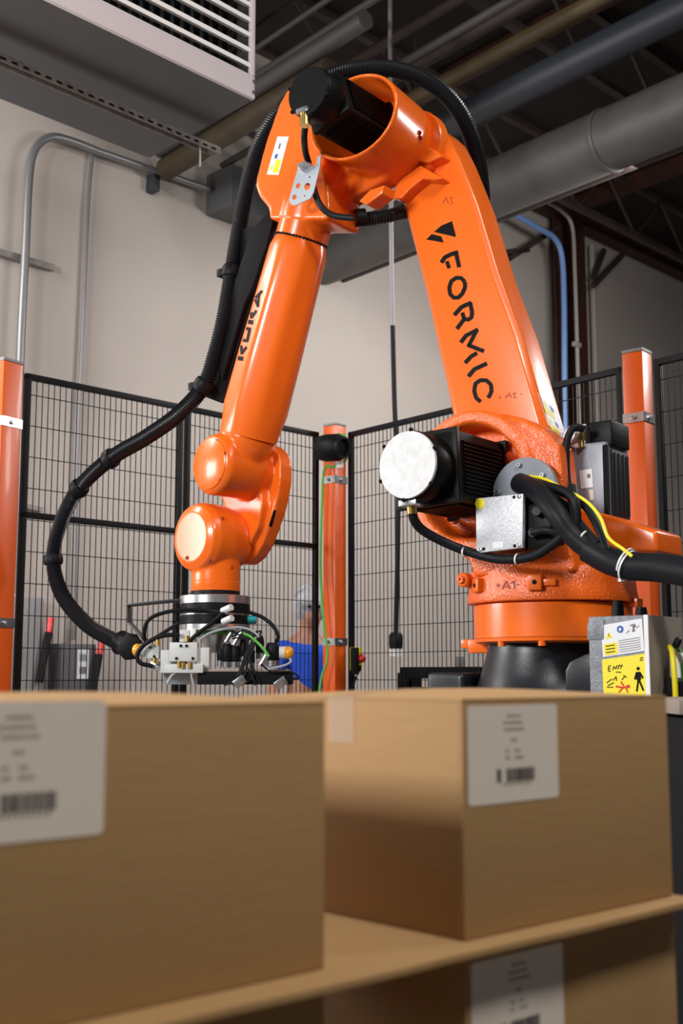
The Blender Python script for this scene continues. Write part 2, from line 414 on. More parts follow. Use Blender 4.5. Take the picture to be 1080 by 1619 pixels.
run(820, 12, 5.45, .05, 'joist', 'overhead_pipe', 'dark brown pipe under the roof left of the tan pipe', 'pipe')
run(700, 14, 5.55, .04, 'joist', 'overhead_pipe', 'slim dark pipe under the roof beside the hanging cord', 'pipe')
run(560, 20, 5.3, .028, 'dimgrey', 'overhead_pipe', 'slim grey pipe passing above the robot elbow', 'pipe')
run(500, 12, 5.4, .02, 'dimgrey', 'overhead_pipe', 'thin grey pipe beside the unit heater', 'pipe')
def wrun(px, py, r, m, name, label, cat, L=7, seg=16):
    q = Pw(px, py, .15); return tag(MB().cyl(q, q-B*L, r, seg).build(name, m), label, cat)
wrun(262, 268, .085, 'brownpipe', 'overhead_pipe', 'brown pipe ending at the wall below the unit heater', 'pipe', L=2.0)
wrun(352, 262, .028, 'dimgrey', 'overhead_pipe', 'thin grey conduit ending at the wall right of the brown pipe', 'pipe', L=3.2)
wrun(252, 238, .06, 'dimgrey', 'overhead_pipe', 'grey pipe ending at the wall above the brown pipe', 'pipe', L=2.4)

# ------------------------------------------------------------------ unit heater
zh = H+2.75
c0 = Pz(403, 157, zh); c1 = Pz(236, 250, zh)
hd = (c1-c0); HB = hd.normalized(); hl = hd.length
cl = Pz(80, 1, zh); HA = (c0-cl).normalized(); L = 2.7
ht = empty('unit_heater', c0-HA*L/2+HB*hl/2, 'large grey ceiling heater with white louvres, upper left', 'heater')
bl, br = c0-HA*L, c0
HNo = -HB
mb = MB().prism([bl+HB*.02, br+HB*.02, br+HB*hl, bl+HB*hl], (0, 0, .02)); mb.build('bottom_panel', 'heater', ht)
for nm, p, q in (('side_panel', br, br+HB*hl), ('side_panel', bl, bl+HB*hl)):
    MB().prism([p+ZZ*.02-HA*0, q+ZZ*.02, q+ZZ*1.0, p+ZZ*1.0], -HA*.015 if p is br else HA*.015).build(nm, 'heater', ht)
MB().prism([bl+HB*hl+ZZ*.02, br+HB*hl+ZZ*.02, br+HB*hl+ZZ*1.0, bl+HB*hl+ZZ*1.0], -HB*.015).build('back_panel', 'heater', ht)
MB().prism([bl+ZZ, br+ZZ, br+HB*hl+ZZ, bl+HB*hl+ZZ], (0, 0, .015)).build('top_panel', 'heater', ht)
MB().prism([bl+HB*.3+ZZ*.03, br+HB*.3+ZZ*.03-HA*.02, br+HB*.3+ZZ*.98-HA*.02, bl+HB*.3+ZZ*.98], HB*.02).build('coil_back', 'dark', ht)
MB().prism([bl, br, br+ZZ*.115, bl+ZZ*.115], HB*.02).build('front_rail', 'heaterw', ht, bevel=.002)
MB().prism([br-HA*.03+ZZ*.115, br+ZZ*.115, br+ZZ, br-HA*.03+ZZ], HB*.02).build('front_stile', 'heaterw', ht, bevel=.002)
for k in range(10):
    z = .15+.078*k; p, q = bl+ZZ*z, br-HA*.03+ZZ*z
    MB().prism([p, p+HB*.04+ZZ*.016, p+HB*.04+ZZ*.026, p+ZZ*.022], HA*(L-.03)).build('louvre_blade', 'louvre', ht)
mb = MB()
for k in range(44):
    p = br-HA*(.06+.06*k)+HB*.12+ZZ*.03; mb.prism([p, p-HA*.018, p-HA*.018+ZZ*.94, p+ZZ*.94], HB*.16)
mb.build('coil_fins', 'fin', ht, kind='stuff')
for z in (.03, .085): screw('screw', br-HA*.012+ZZ*z, HNo, .009, .006, 'steel', ht)
for a_, b_ in ((.3, .2), (L-.3, .2), (.3, hl-.2), (L-.3, hl-.2)):
    p = br-HA*a_+HB*b_+ZZ*1.0; MB().cyl(p, Vector((p.x, p.y, 6.3)), .006, 8).build('hanger_rod', 'joist', ht)
# strut channel below
zs = zh-.10
s1 = Pz(345, 246, zs); s0 = s1-HA*3.6
st = empty('strut_channel', (s1+s0)/2, 'perforated steel strut channel hanging under the grey heater', 'strut')
mb = MB().bar(s0+ZZ*.035, s1+ZZ*.035, .045, .004)
mb.bar(s0+HB*.022+ZZ*.017, s1+HB*.022+ZZ*.017, .004, .036).bar(s0-HB*.022+ZZ*.017, s1-HB*.022+ZZ*.017, .004, .036)
mb.build('channel', 'strut', st)
mb = MB()
for k in range(60): p = s1-HA*(.05+.058*k)-HB*.0245+ZZ*.014; mb.box(p, (HA, HB, ZZ), (.028, .003, .011))
mb.build('slots', 'dark', st, kind='stuff')
for d in (.12, 1.9, 3.2):
    p = s1-HA*d+HB*.0; MB().cyl(p-ZZ*(.10 if d < .2 else .01), p+ZZ*(.035 if d < .2 else .098), .006, 8).build('threaded_rod', 'conduit', st)

# ------------------------------------------------------------------ things on the back wall, left
c = conduit([(24, 938), (26, 800), (32, 560), (40, 400), (46, 280), (56, 235), (80, 217), (110, 222), (150, 237)], .095, .030, 'conduit', 'thick grey conduit climbing the wall at left and bending right', seg=14)
tag(MB().cyl(Pw(150, 237, .095), Pw(330, 299, .095), .026, 14).build('conduit', 'conduit'), 'pale horizontal conduit on the wall below the heater', 'pipe')
tag(MB().box(Pw(242, 290, .05), (Adir, WN, ZZ), (.06, .10, .14)).build('conduit_bracket', 'pipegrey', bevel=.005), 'small dark bracket under the pale conduit', 'bracket')
conduit([(146, 244), (139, 330), (131, 520), (122, 720), (116, 1012)], .035, .014, 'conduit', 'thin vertical conduit on the left wall', seg=10)
tag(MB().bar(Pw(-20, 394, .03), Pw(84, 424, .03), .045, .045).build('strut_channel', 'strut'), 'short dark strut fixed across the wall at far left', 'strut')
tag(MB().bar(Pw(38, 800, .02), Pw(66, 806, .02), .03, .03).build('strut_channel', 'strut'), 'short steel bracket on the wall behind the left fence', 'strut')
gb = empty('wall_box', Pw(370, 350, .10), 'grey metal box on the wall behind the robot hose', 'box')
cgb = Pw(378, 312, .16); MB().box(cgb, (Adir, WN, ZZ), (.42, .32, .34)).build('box_body', 'boxdark', gb, bevel=.006)
MB().box(cgb-WN*.165, (Adir, WN, ZZ), (.40, .01, .32)).build('box_door', 'boxdark', gb, bevel=.003)
def epanel(x0, x1, y0, zb, m, label, hx, hy, pic):
    l, r = Pw(x0, y0, .12), Pw(x1, y0, .12); wd = (r-l).length; zt = (l.z+r.z)/2; cpt = (l+r)/2
    t = empty('electrical_panel', Vector((cpt.x, cpt.y, zb))+WN*.1, label, 'electrical panel')
    cz = Vector((cpt.x, cpt.y, (zt+zb)/2))
    MB().box(cz+WN*.055, (Adir, WN, ZZ), (wd, .11, zt-zb)).build('enclosure', m, t, bevel=.006)
    MB().box(cz-WN*.006, (Adir, WN, ZZ), (wd-.03, .012, zt-zb-.03)).build('panel_door', m, t, bevel=.003)
    h = Pw(hx, hy, .16); MB().bar(h-ZZ*.03, h+ZZ*.07+Adir*.02, .035, .04).build('handle_grip', 'red', t, bevel=.006)
    MB().bar(h-ZZ*.03, h-ZZ*.36-Adir*.06, .03, .05).build('handle_lever', 'dark', t, bevel=.004)
    for (px, py, wx, hz, mm) in pic:
        q = Pw(px, py, .136); MB().box(q, (Adir, WN, ZZ), (wx, .004, hz)).build('warning_sticker', mm, t)
    MB().cyl(Vector((cpt.x, cpt.y, zb))+WN*.05, Vector((cpt.x, cpt.y, 0))+WN*.05, .02, 10).build('conduit', 'conduit', t)
epanel(16, 70, 944, .5, 'panelgrey', 'tall grey electrical panel with red handle on the left wall', 77, 993, [(28, 1020, .05, .06, 'teal'), (28, 1040, .06, .12, 'sticker'), (28, 1036, .05, .02, 'red')])
epanel(92, 152, 1018, .45, 'paneldark', 'shorter dark grey electrical panel with red handle right of the tall one', 157, 1028, [(131, 1050, .09, .20, 'sticker'), (131, 1040, .06, .05, 'panelgrey'), (131, 1060, .06, .05, 'inkgrey')])

# ------------------------------------------------------------------ safety fence
def clamp_band(parent, c, X, Y, sx, z, out):
    mb = MB(); hgt = .045; t = .005; k = sx/2+t/2
    for d, e in ((X, Y), (Y, X)):
        for s in (-1, 1): mb.box(c+d*(s*k)+ZZ*z, (e, d, ZZ), (sx+2*t, t, hgt))
    b = mb.build('clamp_band', 'steel', parent)
    for d in (X, Y):
        for s in (-1, 1): screw('bolt', c+d*(s*(k+t))+ZZ*z, d*s, .011, .012, 'steel', b)
    return b
def post(c, X, Y, sx, top, label, bands, group='orange square fence posts'):
    t = empty('fence_post', Vector((c.x, c.y, 0)), label, 'post', group)
    c = Vector((c.x, c.y, 0))
    MB().box(c+ZZ*(top/2), (X, Y, ZZ), (sx, sx, top)).build('post_tube', 'post', t, bevel=.006)
    MB().box(c+ZZ*(top+.008), (X, Y, ZZ), (sx+.004, sx+.004, .016)).build('post_cap', 'panelgrey', t, bevel=.004)
    MB().box(c+ZZ*.006, (X, Y, ZZ), (sx+.1, sx+.1, .012)).build('foot_plate', 'post', t)
    for z in bands: clamp_band(t, c, X, Y, sx, z, X)
    return t
def panel(p, q, name, label, mid=None, z0=.1, wire=.034, horiz=.157):
    """one mesh fence panel between ground points p and q, top ZF"""
    p = Vector((p.x, p.y, 0)); q = Vector((q.x, q.y, 0)); d = (q-p).normalized(); L = (q-p).length
    t = empty(name, (p+q)/2, label, 'fence panel')
    fw = .030
    for a in (p+d*fw/2, q-d*fw/2): MB().bar(a+ZZ*z0, a+ZZ*ZF, fw, fw, up=d).build('frame_upright', 'blackf', t, bevel=.002)
    for z in [ZF-fw/2, z0+fw/2]+([mid] if mid else []): MB().bar(p+ZZ*z, q+ZZ*z, fw, fw).build('frame_rail', 'blackf', t, bevel=.002)
    mb = MB(); n = int(L/wire)
    for k in range(1, n): a = p+d*(L*k/n); mb.bar(a+ZZ*z0, a+ZZ*ZF, .0036, .0036, up=d)
    mb.build('vertical_wires', 'blackf', t, kind='stuff')
    z = ZF-.105; k = 0; off = Vector((d.y, -d.x, 0))*.004
    mb = MB()
    while z > z0: mb.bar(p+off+ZZ*z, q+off+ZZ*z, .004, .004); z -= horiz
    mb.build('horizontal_wires', 'blackf', t, kind='stuff')
    for a in (p+d*.05, q-d*.05): MB().bar(a, a+ZZ*z0, .03, .03, up=d).build('panel_foot', 'blackf', t)
    return t
zmid = H+.79
amid = Pz(291, 641, ZF)
Mr = (a0+amid)/2
panel(a0-Adir*.0, amid-Adir*.012, 'mesh_panel', 'black wire mesh fence panel beside the far left orange post', zmid)
panel(amid+Adir*.012, a1, 'mesh_panel', 'black wire mesh fence panel just left of the corner post', zmid)
panel(b0, b1, 'mesh_panel', 'black wire mesh fence panel behind the robot between corner and right posts')
b2 = Pz(1036, 569, ZF); b3 = b2+Bdir*1.6
panel(b2, b3, 'mesh_panel', 'black wire mesh fence panel right of the right orange post')
a9 = Pz(-20, 577, ZF); panel(a9-Adir*1.2, a9-Adir*.12, 'mesh_panel', 'black wire mesh fence panel left of the far left post')
# posts
Xd = Vector((math.cos(math.radians(-52)), math.sin(math.radians(-52)), 0)); Yd = Vector((-Xd.y, Xd.x, 0))
cpost = (a1+b0)/2+Vector((.0, -.03, 0)); cpost = Vector((V(529, 900, cpost.y).x, cpost.y, 0))
X45 = Vector((math.cos(math.radians(-42)), math.sin(math.radians(-42)), 0)); Y45 = Vector((-X45.y, X45.x, 0))
zb = lambda y, Y: V(500, y, Y).z
post(cpost, X45, Y45, .10, ZF+.03, 'orange fence corner post carrying the black camera', [zb(760, cpost.y), zb(1015, cpost.y)])
pr = (b1+b2)/2; pr = Vector((V(1007, 565, pr.y).x, pr.y, 0)); Xr = Bdir; Yr = Vector((-Xr.y, Xr.x, 0))
Xr = Vector((math.cos(math.radians(-40)), math.sin(math.radians(-40)), 0)); Yr = Vector((-Xr.y, Xr.x, 0))
post(pr, Xr, Yr, .105, ZF+.045, 'orange fence post behind the grey motor at right', [zb(663, pr.y)])
pl_ = V(8, 570, a0.y-.06); pl_ = Vector((pl_.x, pl_.y, 0))
X3 = Vector((math.cos(math.radians(-32)), math.sin(math.radians(-32)), 0)); Y3 = Vector((-X3.y, X3.x, 0))
post(pl_, X3, Y3, .125, ZF+.03, 'orange fence post at the far left edge', [zb(670, pl_.y), zb(985, pl_.y)])
# camera on corner post
cc_ = V(524, 708, cpost.y-.20)
t = empty('security_camera', cc_, 'round black camera with green cable on top of the corner post', 'camera')
vd = Vector((.75, -.65, -.1)).normalized()
MB().rev(cc_-vd*.09, vd, [(.03, 0), (.075, .01), (.083, .05), (.083, .14), (.072, .165), (.05, .17)], 28).build('camera_body', 'blackp', t)
MB().ring(cc_-vd*.09, vd, [(.05, .165), (.07, .165), (.066, .19), (.05, .19)], 28).build('lens_hood', 'blackp', t)
MB().rev(cc_-vd*.09, vd, [(.05, .168), (.03, .176)], 24).build('lens', 'dark', t)
MB().bar(cc_+Vector((0, .02, 0)), cc_+Vector((.0, .125, .0)), .06, .06).build('camera_bracket', 'blackp', t)
MB().box(V(537, 735, cpost.y-.14), (X45, Y45, ZZ), (.05, .012, .035)).build('cable_tag', 'white', t)
gc = [V(533, 686, cpost.y-.10), V(545, 690, cpost.y-.1), V(551, 706, cpost.y-.12), V(546, 728, cpost.y-.13), V(528, 738, cpost.y-.12), V(513, 742, cpost.y-.10), V(509, 800, cpost.y-.09), V(507, 900, cpost.y-.09), V(512, 985, cpost.y-.12), V(518, 1040, cpost.y-.13), V(505, 1095, cpost.y-.12), V(495, 1300, cpost.y-.1)]
MB().tube(cr(gc, 8), .008, 8).build('green_cable', 'green', t)
# emergency stop right of corner post
t = empty('emergency_stop', V(566, 1045, cpost.y-.02), 'yellow and black switch with red knob beside the corner post', 'switch')
MB().box(V(563, 1042, cpost.y+.0), (X45, Y45, ZZ), (.05, .06, .14)).build('switch_box', 'yellow', t, bevel=.006)
MB().box(V(561, 1045, cpost.y-.05), (X45, Y45, ZZ), (.03, .05, .16)).build('switch_cover', 'dark', t, bevel=.006)
MB().sphere(V(572, 1041, cpost.y-.03), .026).build('red_knob', 'red', t)
MB().tube(cr([V(570, 1052, cpost.y-.02), V(566, 1066, cpost.y-.02), V(560, 1078, cpost.y-.02), V(555, 1100, cpost.y)], 6), .008, 8).build('switch_cable', 'dark', t)
MB().box(V(567, 1067, cpost.y-.03), (X45, Y45, ZZ), (.04, .01, .03)).build('white_tag', 'white', t)

# hanging cord with plug
cd = 7.62
t = empty('hanging_cord', V(626, 1030, cd), 'long cord hanging from the roof with a black and white plug', 'cord')
pts = [V(617, -60, cd), V(617, 100, cd), V(619, 400, cd), V(621, 520, cd)]
pts = [Vector((V(617, 0, cd).x, cd, 6.3))]+pts
MB().tube(cr(pts, 6), .0155, 10).build('upper_cord', 'rope', t)
MB().tube(cr([V(621, 515, cd), V(624, 640, cd), V(629, 760, cd), V(629, 860, cd), V(626, 1000, cd)], 8), .0165, 10).build('lower_cord', 'cable', t)
pp = V(626, 1000, cd); pq = V(626, 1026, cd); ps = V(626, 1038, cd)
MB().rev(pq, pp-pq, [(.040, 0), (.044, .03), (.044, (pp-pq).length-.02), (.03, (pp-pq).length)], 20).build('plug_body', 'blackp', t)
MB().rev(ps, pq-ps, [(.038, 0), (.041, (pq-ps).length)], 20).build('plug_face', 'white', t)
# black conveyor frame behind the fence
cv = empty('conveyor_frame', Vector((V(690, 1070, 7.4).x, 7.4, 0)), 'low black metal frame seen through the fence left of the robot base', 'frame')
cl_, cr_ = V(636, 1056, 7.5), V(760, 1056, 7.2)
zt = cl_.z
MB().bar(Vector((cl_.x, cl_.y, zt-.03)), Vector((cr_.x, cr_.y, zt-.03)), .06, .07).build('top_rail', 'dark', cv, bevel=.003)
for x in (640, 655, 748): p = V(x, 1060, 7.48 if x < 700 else 7.22); MB().bar((p.x, p.y, 0), (p.x, p.y, zt-.03), .09 if x < 700 else .05, .05, up=Vector((0, 1, 0))).build('leg', 'dark', cv)
MB().bar(Vector((cl_.x, cl_.y, zt-.13)), Vector((cr_.x, cr_.y, zt-.13)), .04, .025).build('lower_rail', 'dark', cv)
MB().box(V(728, 1047, 7.3), (Vector((1, 0, 0)), Vector((0, 1, 0)), ZZ), (.05, .05, .07)).build('sensor_block', 'panelgrey', cv, bevel=.004)

#--PART2--
# ================================================================== ROBOT
X1 = V(873, 950, 4.4); AX = Vector((X1.x, X1.y, 0)); AZ = math.radians(38)
F0 = Frame(AX, AZ); OA = AX+F0.N*.05
F = Frame(OA, AZ); N, T = F.N, F.T
rob = empty('robot_arm', AX, 'large orange industrial robot arm with black lettering, bent over behind the boxes', 'robot arm')
def pr_px(px, n1, n0, nref=None):
    nr = n1 if nref is None else nref
    tz = [F.tz(x, y, nr) for x, y in px]
    return [F.W(t, n0, z) for t, z in tz], N*(n1-n0)
# --- pedestal and black base
zc = V(873, 1085, 4.4).z
MB().box(AX+ZZ*.43, (T, N, ZZ), (.62, .62, .86)).build('pedestal', 'blackcast', rob, bevel=.01)
cb = AX+Vector((0, 0, 0)); cbp = Vector((V(858, 1000, 4.4).x, 4.4, 0)) 
zt = V(858, 1022, 4.4).z
MB().rev(cbp, ZZ, [(.30, .86), (.30, .93), (.245, .99), (.225, zt-.10), (.205, zt-.03), (.20, zt), (.20, zt+.03)], 48).build('base_cone', 'blackcast', rob)
MB().box(F0.W(-.33, .05, .975), (T, N, ZZ), (.16, .34, .14)).build('base_foot', 'blackcast', rob, bevel=.02, seg=3)
MB().prism(*pr_px([(893, 1060), (900, 1046), (925, 1034), (960, 1030), (960, 1100), (893, 1100)], .30, .12)).build('base_gusset', 'blackcast', rob, bevel=.012)
# --- rotating column: rings
zr = lambda y: V(745, y, 4.4).z
z0, z1, z2 = zr(1016), zr(957), zr(903)
MB().rev(AX, ZZ, [(.265, z0-.006), (.282, z0), (.283, z0+.012), (.286, z0+.014), (.286, z1-.004), (.27, z1+.002)], 72).build('lower_ring', 'orange', rob)
rg = MB().rev(AX, ZZ, [(.285, z1), (.305, z1+.004), (.309, z1+.02), (.303, z1+.05), (.300, z2-.02), (.292, z2-.004), (.27, z2)], 72).build('upper_ring', 'cast', rob)
# --- column casting with the round joint housing
dc = F.Q(740, 760, .22)
mb = MB().ring(dc, N, [(.262, .0), (.214, 0), (.205, -.03), (.205, -.14), (.262, -.14)], 72)
mb.rev(dc, N, [(.255, -.20), (.255, -.11)], 72)
mb.prism(*pr_px([(792, 652), (825, 660), (858, 676), (884, 706), (890, 760), (893, 812), (900, 860), (910, 905), (770, 905), (745, 890), (725, 876), (735, 830), (790, 835), (815, 790), (815, 700)], .19, .07))
mb.prism(*pr_px([(800, 700), (850, 700), (866, 725), (874, 800), (910, 905), (750, 905), (741, 885)], .08, -.12))
mb.rev(AX, ZZ, [(.28, z2-.06), (.28, z2-.005), (.25, z2+.03), (.21, z2+.10), (.20, z2+.14)], 48)
mb.prism(*pr_px([(730, 870), (760, 845), (800, 860), (830, 890), (830, 912), (748, 912), (742, 890)], .235, -.05))
col = mb.build('rotating_column', 'cast', rob)
cast(col, .0075, 5, [MB().rev(dc+N*.02, N, [(.204, -.125), (.207, -.0), (.212, .10)], 64)], pre=8)
# raised pads inside the recess
mb = MB().rev(dc-N*.10, N, [(.165, -.03), (.16, .02), (.15, .03)], 48); mb.build('gear_cover', 'cast', rob)
# --- arm shelf carrying the upright motor
mb = MB().prism(*pr_px([(895, 800), (925, 805), (955, 812), (1000, 826), (1038, 839), (1040, 873), (1000, 872), (930, 868), (900, 880)], .08, -.14))
sh = mb.build('motor_shelf', 'orange', rob, bevel=.014, seg=3)
# --- link arm
front = [(632, 312), (637, 285), (650, 240), (668, 205), (688, 196), (706, 214), (722, 246), (738, 286), (752, 322), (785, 431), (821, 527), (866, 683), (850, 760), (800, 800), (740, 780), (709, 641), (705, 618), (671, 465), (640, 343)]
P, d = pr_px(front, 0.0, -.175)
lk = MB().prism(P, d).build('link_arm', 'orange', rob, bevel=.022, seg=1, sharp=25)
bm = bmesh.new(); bm.from_mesh(lk.data)
es = [e for e in bm.edges if e.calc_face_angle(0) > math.radians(15)]
bmesh.ops.bevel(bm, geom=es, offset=.006, segments=3, affect='EDGES', profile=.5, clamp_overlap=True); bm.to_mesh(lk.data); bm.free()
for p in lk.data.polygons: p.use_smooth = True
lk.data.set_sharp_from_angle(angle=math.radians(50))
mb = MB().prism(*pr_px([(634, 320), (640, 291), (660, 279), (676, 268), (690, 276), (712, 289), (700, 292), (680, 290), (660, 306), (645, 322)], .055, -.01, 0))
cast(mb.build('arm_boss', 'orange', rob), .004, 6)
mb = MB().prism(*pr_px([(672, 262), (690, 240), (703, 246), (712, 255), (690, 265)], .06, -.01, 0)); cast(mb.build('arm_boss', 'orange', rob), .004, 6)
ecr = F.Q(655, 236, 0)
MB().rev(ecr, N, [(.155, -.02), (.155, .02), (.148, .03)], 56).build('elbow_flange', 'orange', rob)
lt = bvh(lk)
def z6(l): return [(640+x/3.857, 320+y/3.857) for x, y in l]
letters('arm_letter', lt, [[
 (z6([(224, 368), (245, 336), (280, 318), (326, 303)]), 6.6), (z6([(312, 305), (333, 396)]), 6.6), (z6([(257, 358), (272, 402)]), 6.0)], [
 (z6([(368, 515-30), (345, 462), (315, 460), (285, 480), (272, 520), (278, 560), (300, 582), (328, 580), (352, 556), (368, 520), (368, 485)]), 6.4)], [
 (z6([(302, 688), (345, 640), (372, 626), (408, 612)]), 6.6), (z6([(400, 612), (411, 670), (408, 700), (388, 716), (362, 708), (352, 672)]), 6.4), (z6([(366, 708), (318, 772)]), 6.4)], [
 (z6([(342, 855), (375, 812), (448, 775)]), 6.4), (z6([(440, 778), (388, 880)]), 6.2), (z6([(385, 870), (484, 908)]), 6.4), (z6([(442, 918), (405, 940), (368, 980)]), 6.4)], [
 (z6([(388, 1062), (425, 1018), (502, 982)]), 6.6)], [
 (z6([(464, 1216), (436, 1192), (424, 1150), (432, 1105), (462, 1084), (500, 1086), (526, 1112), (530, 1150), (520, 1175), (508, 1192)]), 6.4)]], 'ink', rob)
mb = MB()
for poly in ([(178, 180), (222, 142), (288, 114), (313, 211)], [(130, 226), (164, 193), (222, 207), (238, 245)]):
    mb.add([F.Q(*p, .0012) for p in z6(poly)], [(0, 1, 2, 3)])
mb.build('arm_emblem', 'ink', rob)
cl__ = stroke_on('cast_lettering', lt, [(z6([(612, 1195), (640, 1160), (650, 1192)]), 1.2), (z6([(622, 1182), (646, 1180)]), 1), (z6([(655, 1168), (678, 1160), (662, 1192), (684, 1190)]), 1.2), (z6([(572, 1188), (586, 1192)]), 1), (z6([(578, 1182), (580, 1198)]), 1), (z6([(704, 1168), (716, 1168)]), 1),
 ([(700, 322), (706, 312), (709, 322)], 1), ([(711, 313), (716, 312), (713, 317), (717, 321), (712, 323)], 1)], 'engrave', rob); cl__['kind'] = 'stuff'
# side sticker on the link arm
Q4 = [(849, 620), (883, 652), (897, 697), (869, 681)]
stk = quad_on('safety_sticker', lt, Q4, 'sticker', rob)
if stk:
    tag(stk, label='white and yellow safety sticker')
    for v0 in (.08, .56):
        quad_on('yellow_field', lt, sub(Q4, .12, v0+.20, .62, v0+.40), 'yellow', stk, .0016, 4)
        quad_on('blue_sign', lt, sub(Q4, .52, v0, .70, v0+.14), 'blue', stk, .0016, 3)
        quad_on('warning_triangle', lt, [at(Q4, .26, v0), at(Q4, .27, v0), at(Q4, .38, v0+.15), at(Q4, .16, v0+.15)], 'yellow', stk, .0016, 3)
# --- motors
def motor_round(c, axis, R, name, capm, bodym, L_end, L_body, half, rot, parent):
    """servo motor: round end bell with cap, finned square body"""
    ax = axis.normalized(); X = ZZ.cross(ax).normalized(); Y = ax.cross(X)
    Xr_ = X*math.cos(rot)+Y*math.sin(rot); Yr_ = -X*math.sin(rot)+Y*math.cos(rot)
    e = empty_child = MB().rev(c, -ax, [(R*.97, .004), (R, .01), (R, L_end-.01), (R*.97, L_end)], 56).build(name, bodym, parent)
    MB().rev(c+ax*.006, -ax, [(R*.955, 0), (R*.965, .002), (R*.965, .012)], 56).build('end_cap', capm, e)
    mb = MB(); b0_ = c-ax*L_end
    mb.box(b0_-ax*(L_body/2), (Xr_, Yr_, ax), (half*2, half*2, L_body))
    mb.box(b0_-ax*.012, (Xr_, Yr_, ax), (half*2.16, half*2.16, .024))
    mb.box(b0_-ax*(L_body-.015), (Xr_, Yr_, ax), (half*2.2, half*2.2, .03))
    mb.build('motor_body', bodym, e, bevel=.006)
    mb = MB()
    for s, d1, d2 in ((1, Xr_, Yr_), (-1, Xr_, Yr_), (1, Yr_, Xr_), (-1, Yr_, Xr_)):
        for k in range(-6, 7): mb.box(b0_-ax*(L_body/2)+d1*s*(half+.003)+d2*(k*half*.12), (d1, d2, ax), (.012, half*.045, L_body*.72))
    mb.build('cooling_fins', bodym, e)
    for k in range(6):
        a = rot+k*PI/3+.35; p = c-ax*.002+(X*math.cos(a)+Y*math.sin(a))*(R*1.0)
        screw('cap_screw', p, ax, .007, .01, 'dark', e)
    return e
mc = F.Q(645, 735, .585); RM = 57/1900*mc.y*1.0
m2 = motor_round(mc, N, RM, 'shoulder_motor', 'silver', 'blackm', .105, .36, .122, .04, rob)
mc3 = F.Q(488, 145, .60); R3 = .094
m3 = motor_round(mc3, N, .5*(.5*.0)+.098, 'elbow_motor', 'blackp', 'blackm', .10, .36, .085, .30, rob)
# --- elbow / forearm housing
bc = F.Q(556, 184, .34); RB = .172
HS = [(466, 146), (452, 172), (442, 200), (431, 231), (417, 285), (415, 300), (420, 316), (436, 335), (437, 352), (528, 352), (532, 335), (530, 300), (520, 240), (505, 170)]
HS2 = [(440, 300), (437, 352), (531, 352), (538, 336), (556, 318), (590, 302), (620, 284), (630, 240), (560, 170), (500, 150)]
def wide(m_, amt=.27):     # the bell mouth is wider than tall and narrows towards the joint
    for i, v in enumerate(m_.v):
        dv = v-bc; k = amt*max(0, min(1, 1+dv.dot(N)/.30)); m_.v[i] = v+T*(dv.dot(T)*k)
    return m_
mb = MB().ring(bc, N, [(RB, 0), (RB-.012, .003), (RB-.016, -.01), (RB-.02, -.13), (RB-.02, -.26), (RB, -.26), (RB, -.13)], 72)
mb.rev(bc, N, [(RB-.01, -.325), (RB, -.30), (RB, -.24)], 72); wide(mb)
P, d = pr_px(HS, .27, .05, .22); mb.prism(P, d)
P, d = pr_px(HS2, .13, .03, .10); mb.prism(P, d)
fa_t = F.tz(484, 352, .17); fa_b = F.tz(393, 690, .17)
faA = F.W(fa_t[0], .17, fa_t[1]); faB = F.W(fa_b[0], .17, fa_b[1]); FAX = (faB-faA).normalized()
mb.rev(faA-FAX*.12, FAX, [(.09, 0), (.115, .05), (.115, .14)], 40)
hs = mb.build('elbow_housing', 'orange', rob)
cast(hs, .006, 6, [wide(MB().rev(bc, N, [(RB-.018, -.255), (RB-.018, -.12), (RB-.015, 0), (RB-.008, .09)], 64)), wide(MB().rev(bc-N*.0, N, [(RB+.03, .004), (RB+.05, .12)], 64))], pre=26)
# --- forearm tube: rounded octagon loft
def loft(mb, c0_, c1_, rings, seg=64, ph=0.0):
    ax = (c1_-c0_).normalized(); X = (N-ax*N.dot(ax)).normalized(); Y = ax.cross(X); vs_ = []
    for h, r, q in rings:
        for k in range(seg):
            a = 2*PI*k/seg
            if q: rr = r/(sum(max(0, math.cos(a-ph-j*PI/4))**q for j in range(8))**(1/q))*1.06
            else: rr = r
            vs_.append(c0_+ax*h+(X*math.cos(a)+Y*math.sin(a))*rr)
    n = len(rings)
    return mb.add(vs_, [(i*seg+k, i*seg+(k+1) % seg, (i+1)*seg+(k+1) % seg, (i+1)*seg+k) for i in range(n-1) for k in range(seg)]+[tuple(range(seg))[::-1], tuple(range((n-1)*seg, n*seg))])
LF = (faB-faA).length
R0 = .111
loft(MB(), faA, faB, [(0, R0, 0), (.075, R0, 0)]).build('forearm_collar', 'orange', rob)
tb = loft(MB(), faA, faB, [(.080, R0*.99, 0), (.084, R0, 0), (.13, R0*1.0, 30), (.33, R0*1.04, 26), (.58, R0*1.10, 24), (LF-.12, R0*1.13, 24), (LF-.03, R0*1.14, 0), (LF, R0*1.12, 0)], ph=.25)
tb = tb.build('forearm_tube', 'orange', rob, sharp=60)
mb = MB(); ax = FAX; X = (N-ax*N.dot(ax)).normalized(); Y = ax.cross(X)
for k in range(46):
    a = 2*PI*k/46; c_ = faA+ax*.078+(X*math.cos(a)+Y*math.sin(a))*(R0-.002); rd = X*math.cos(a)+Y*math.sin(a)
    mb.box(c_, (rd, ax.cross(rd), ax), (.008, .009, .010))
mb.build('seam_slots', 'dark', rob)
def zk(l): return [(350+x/10.79, 440+y/10.79) for x, y in l]
ft = bvh(tb)
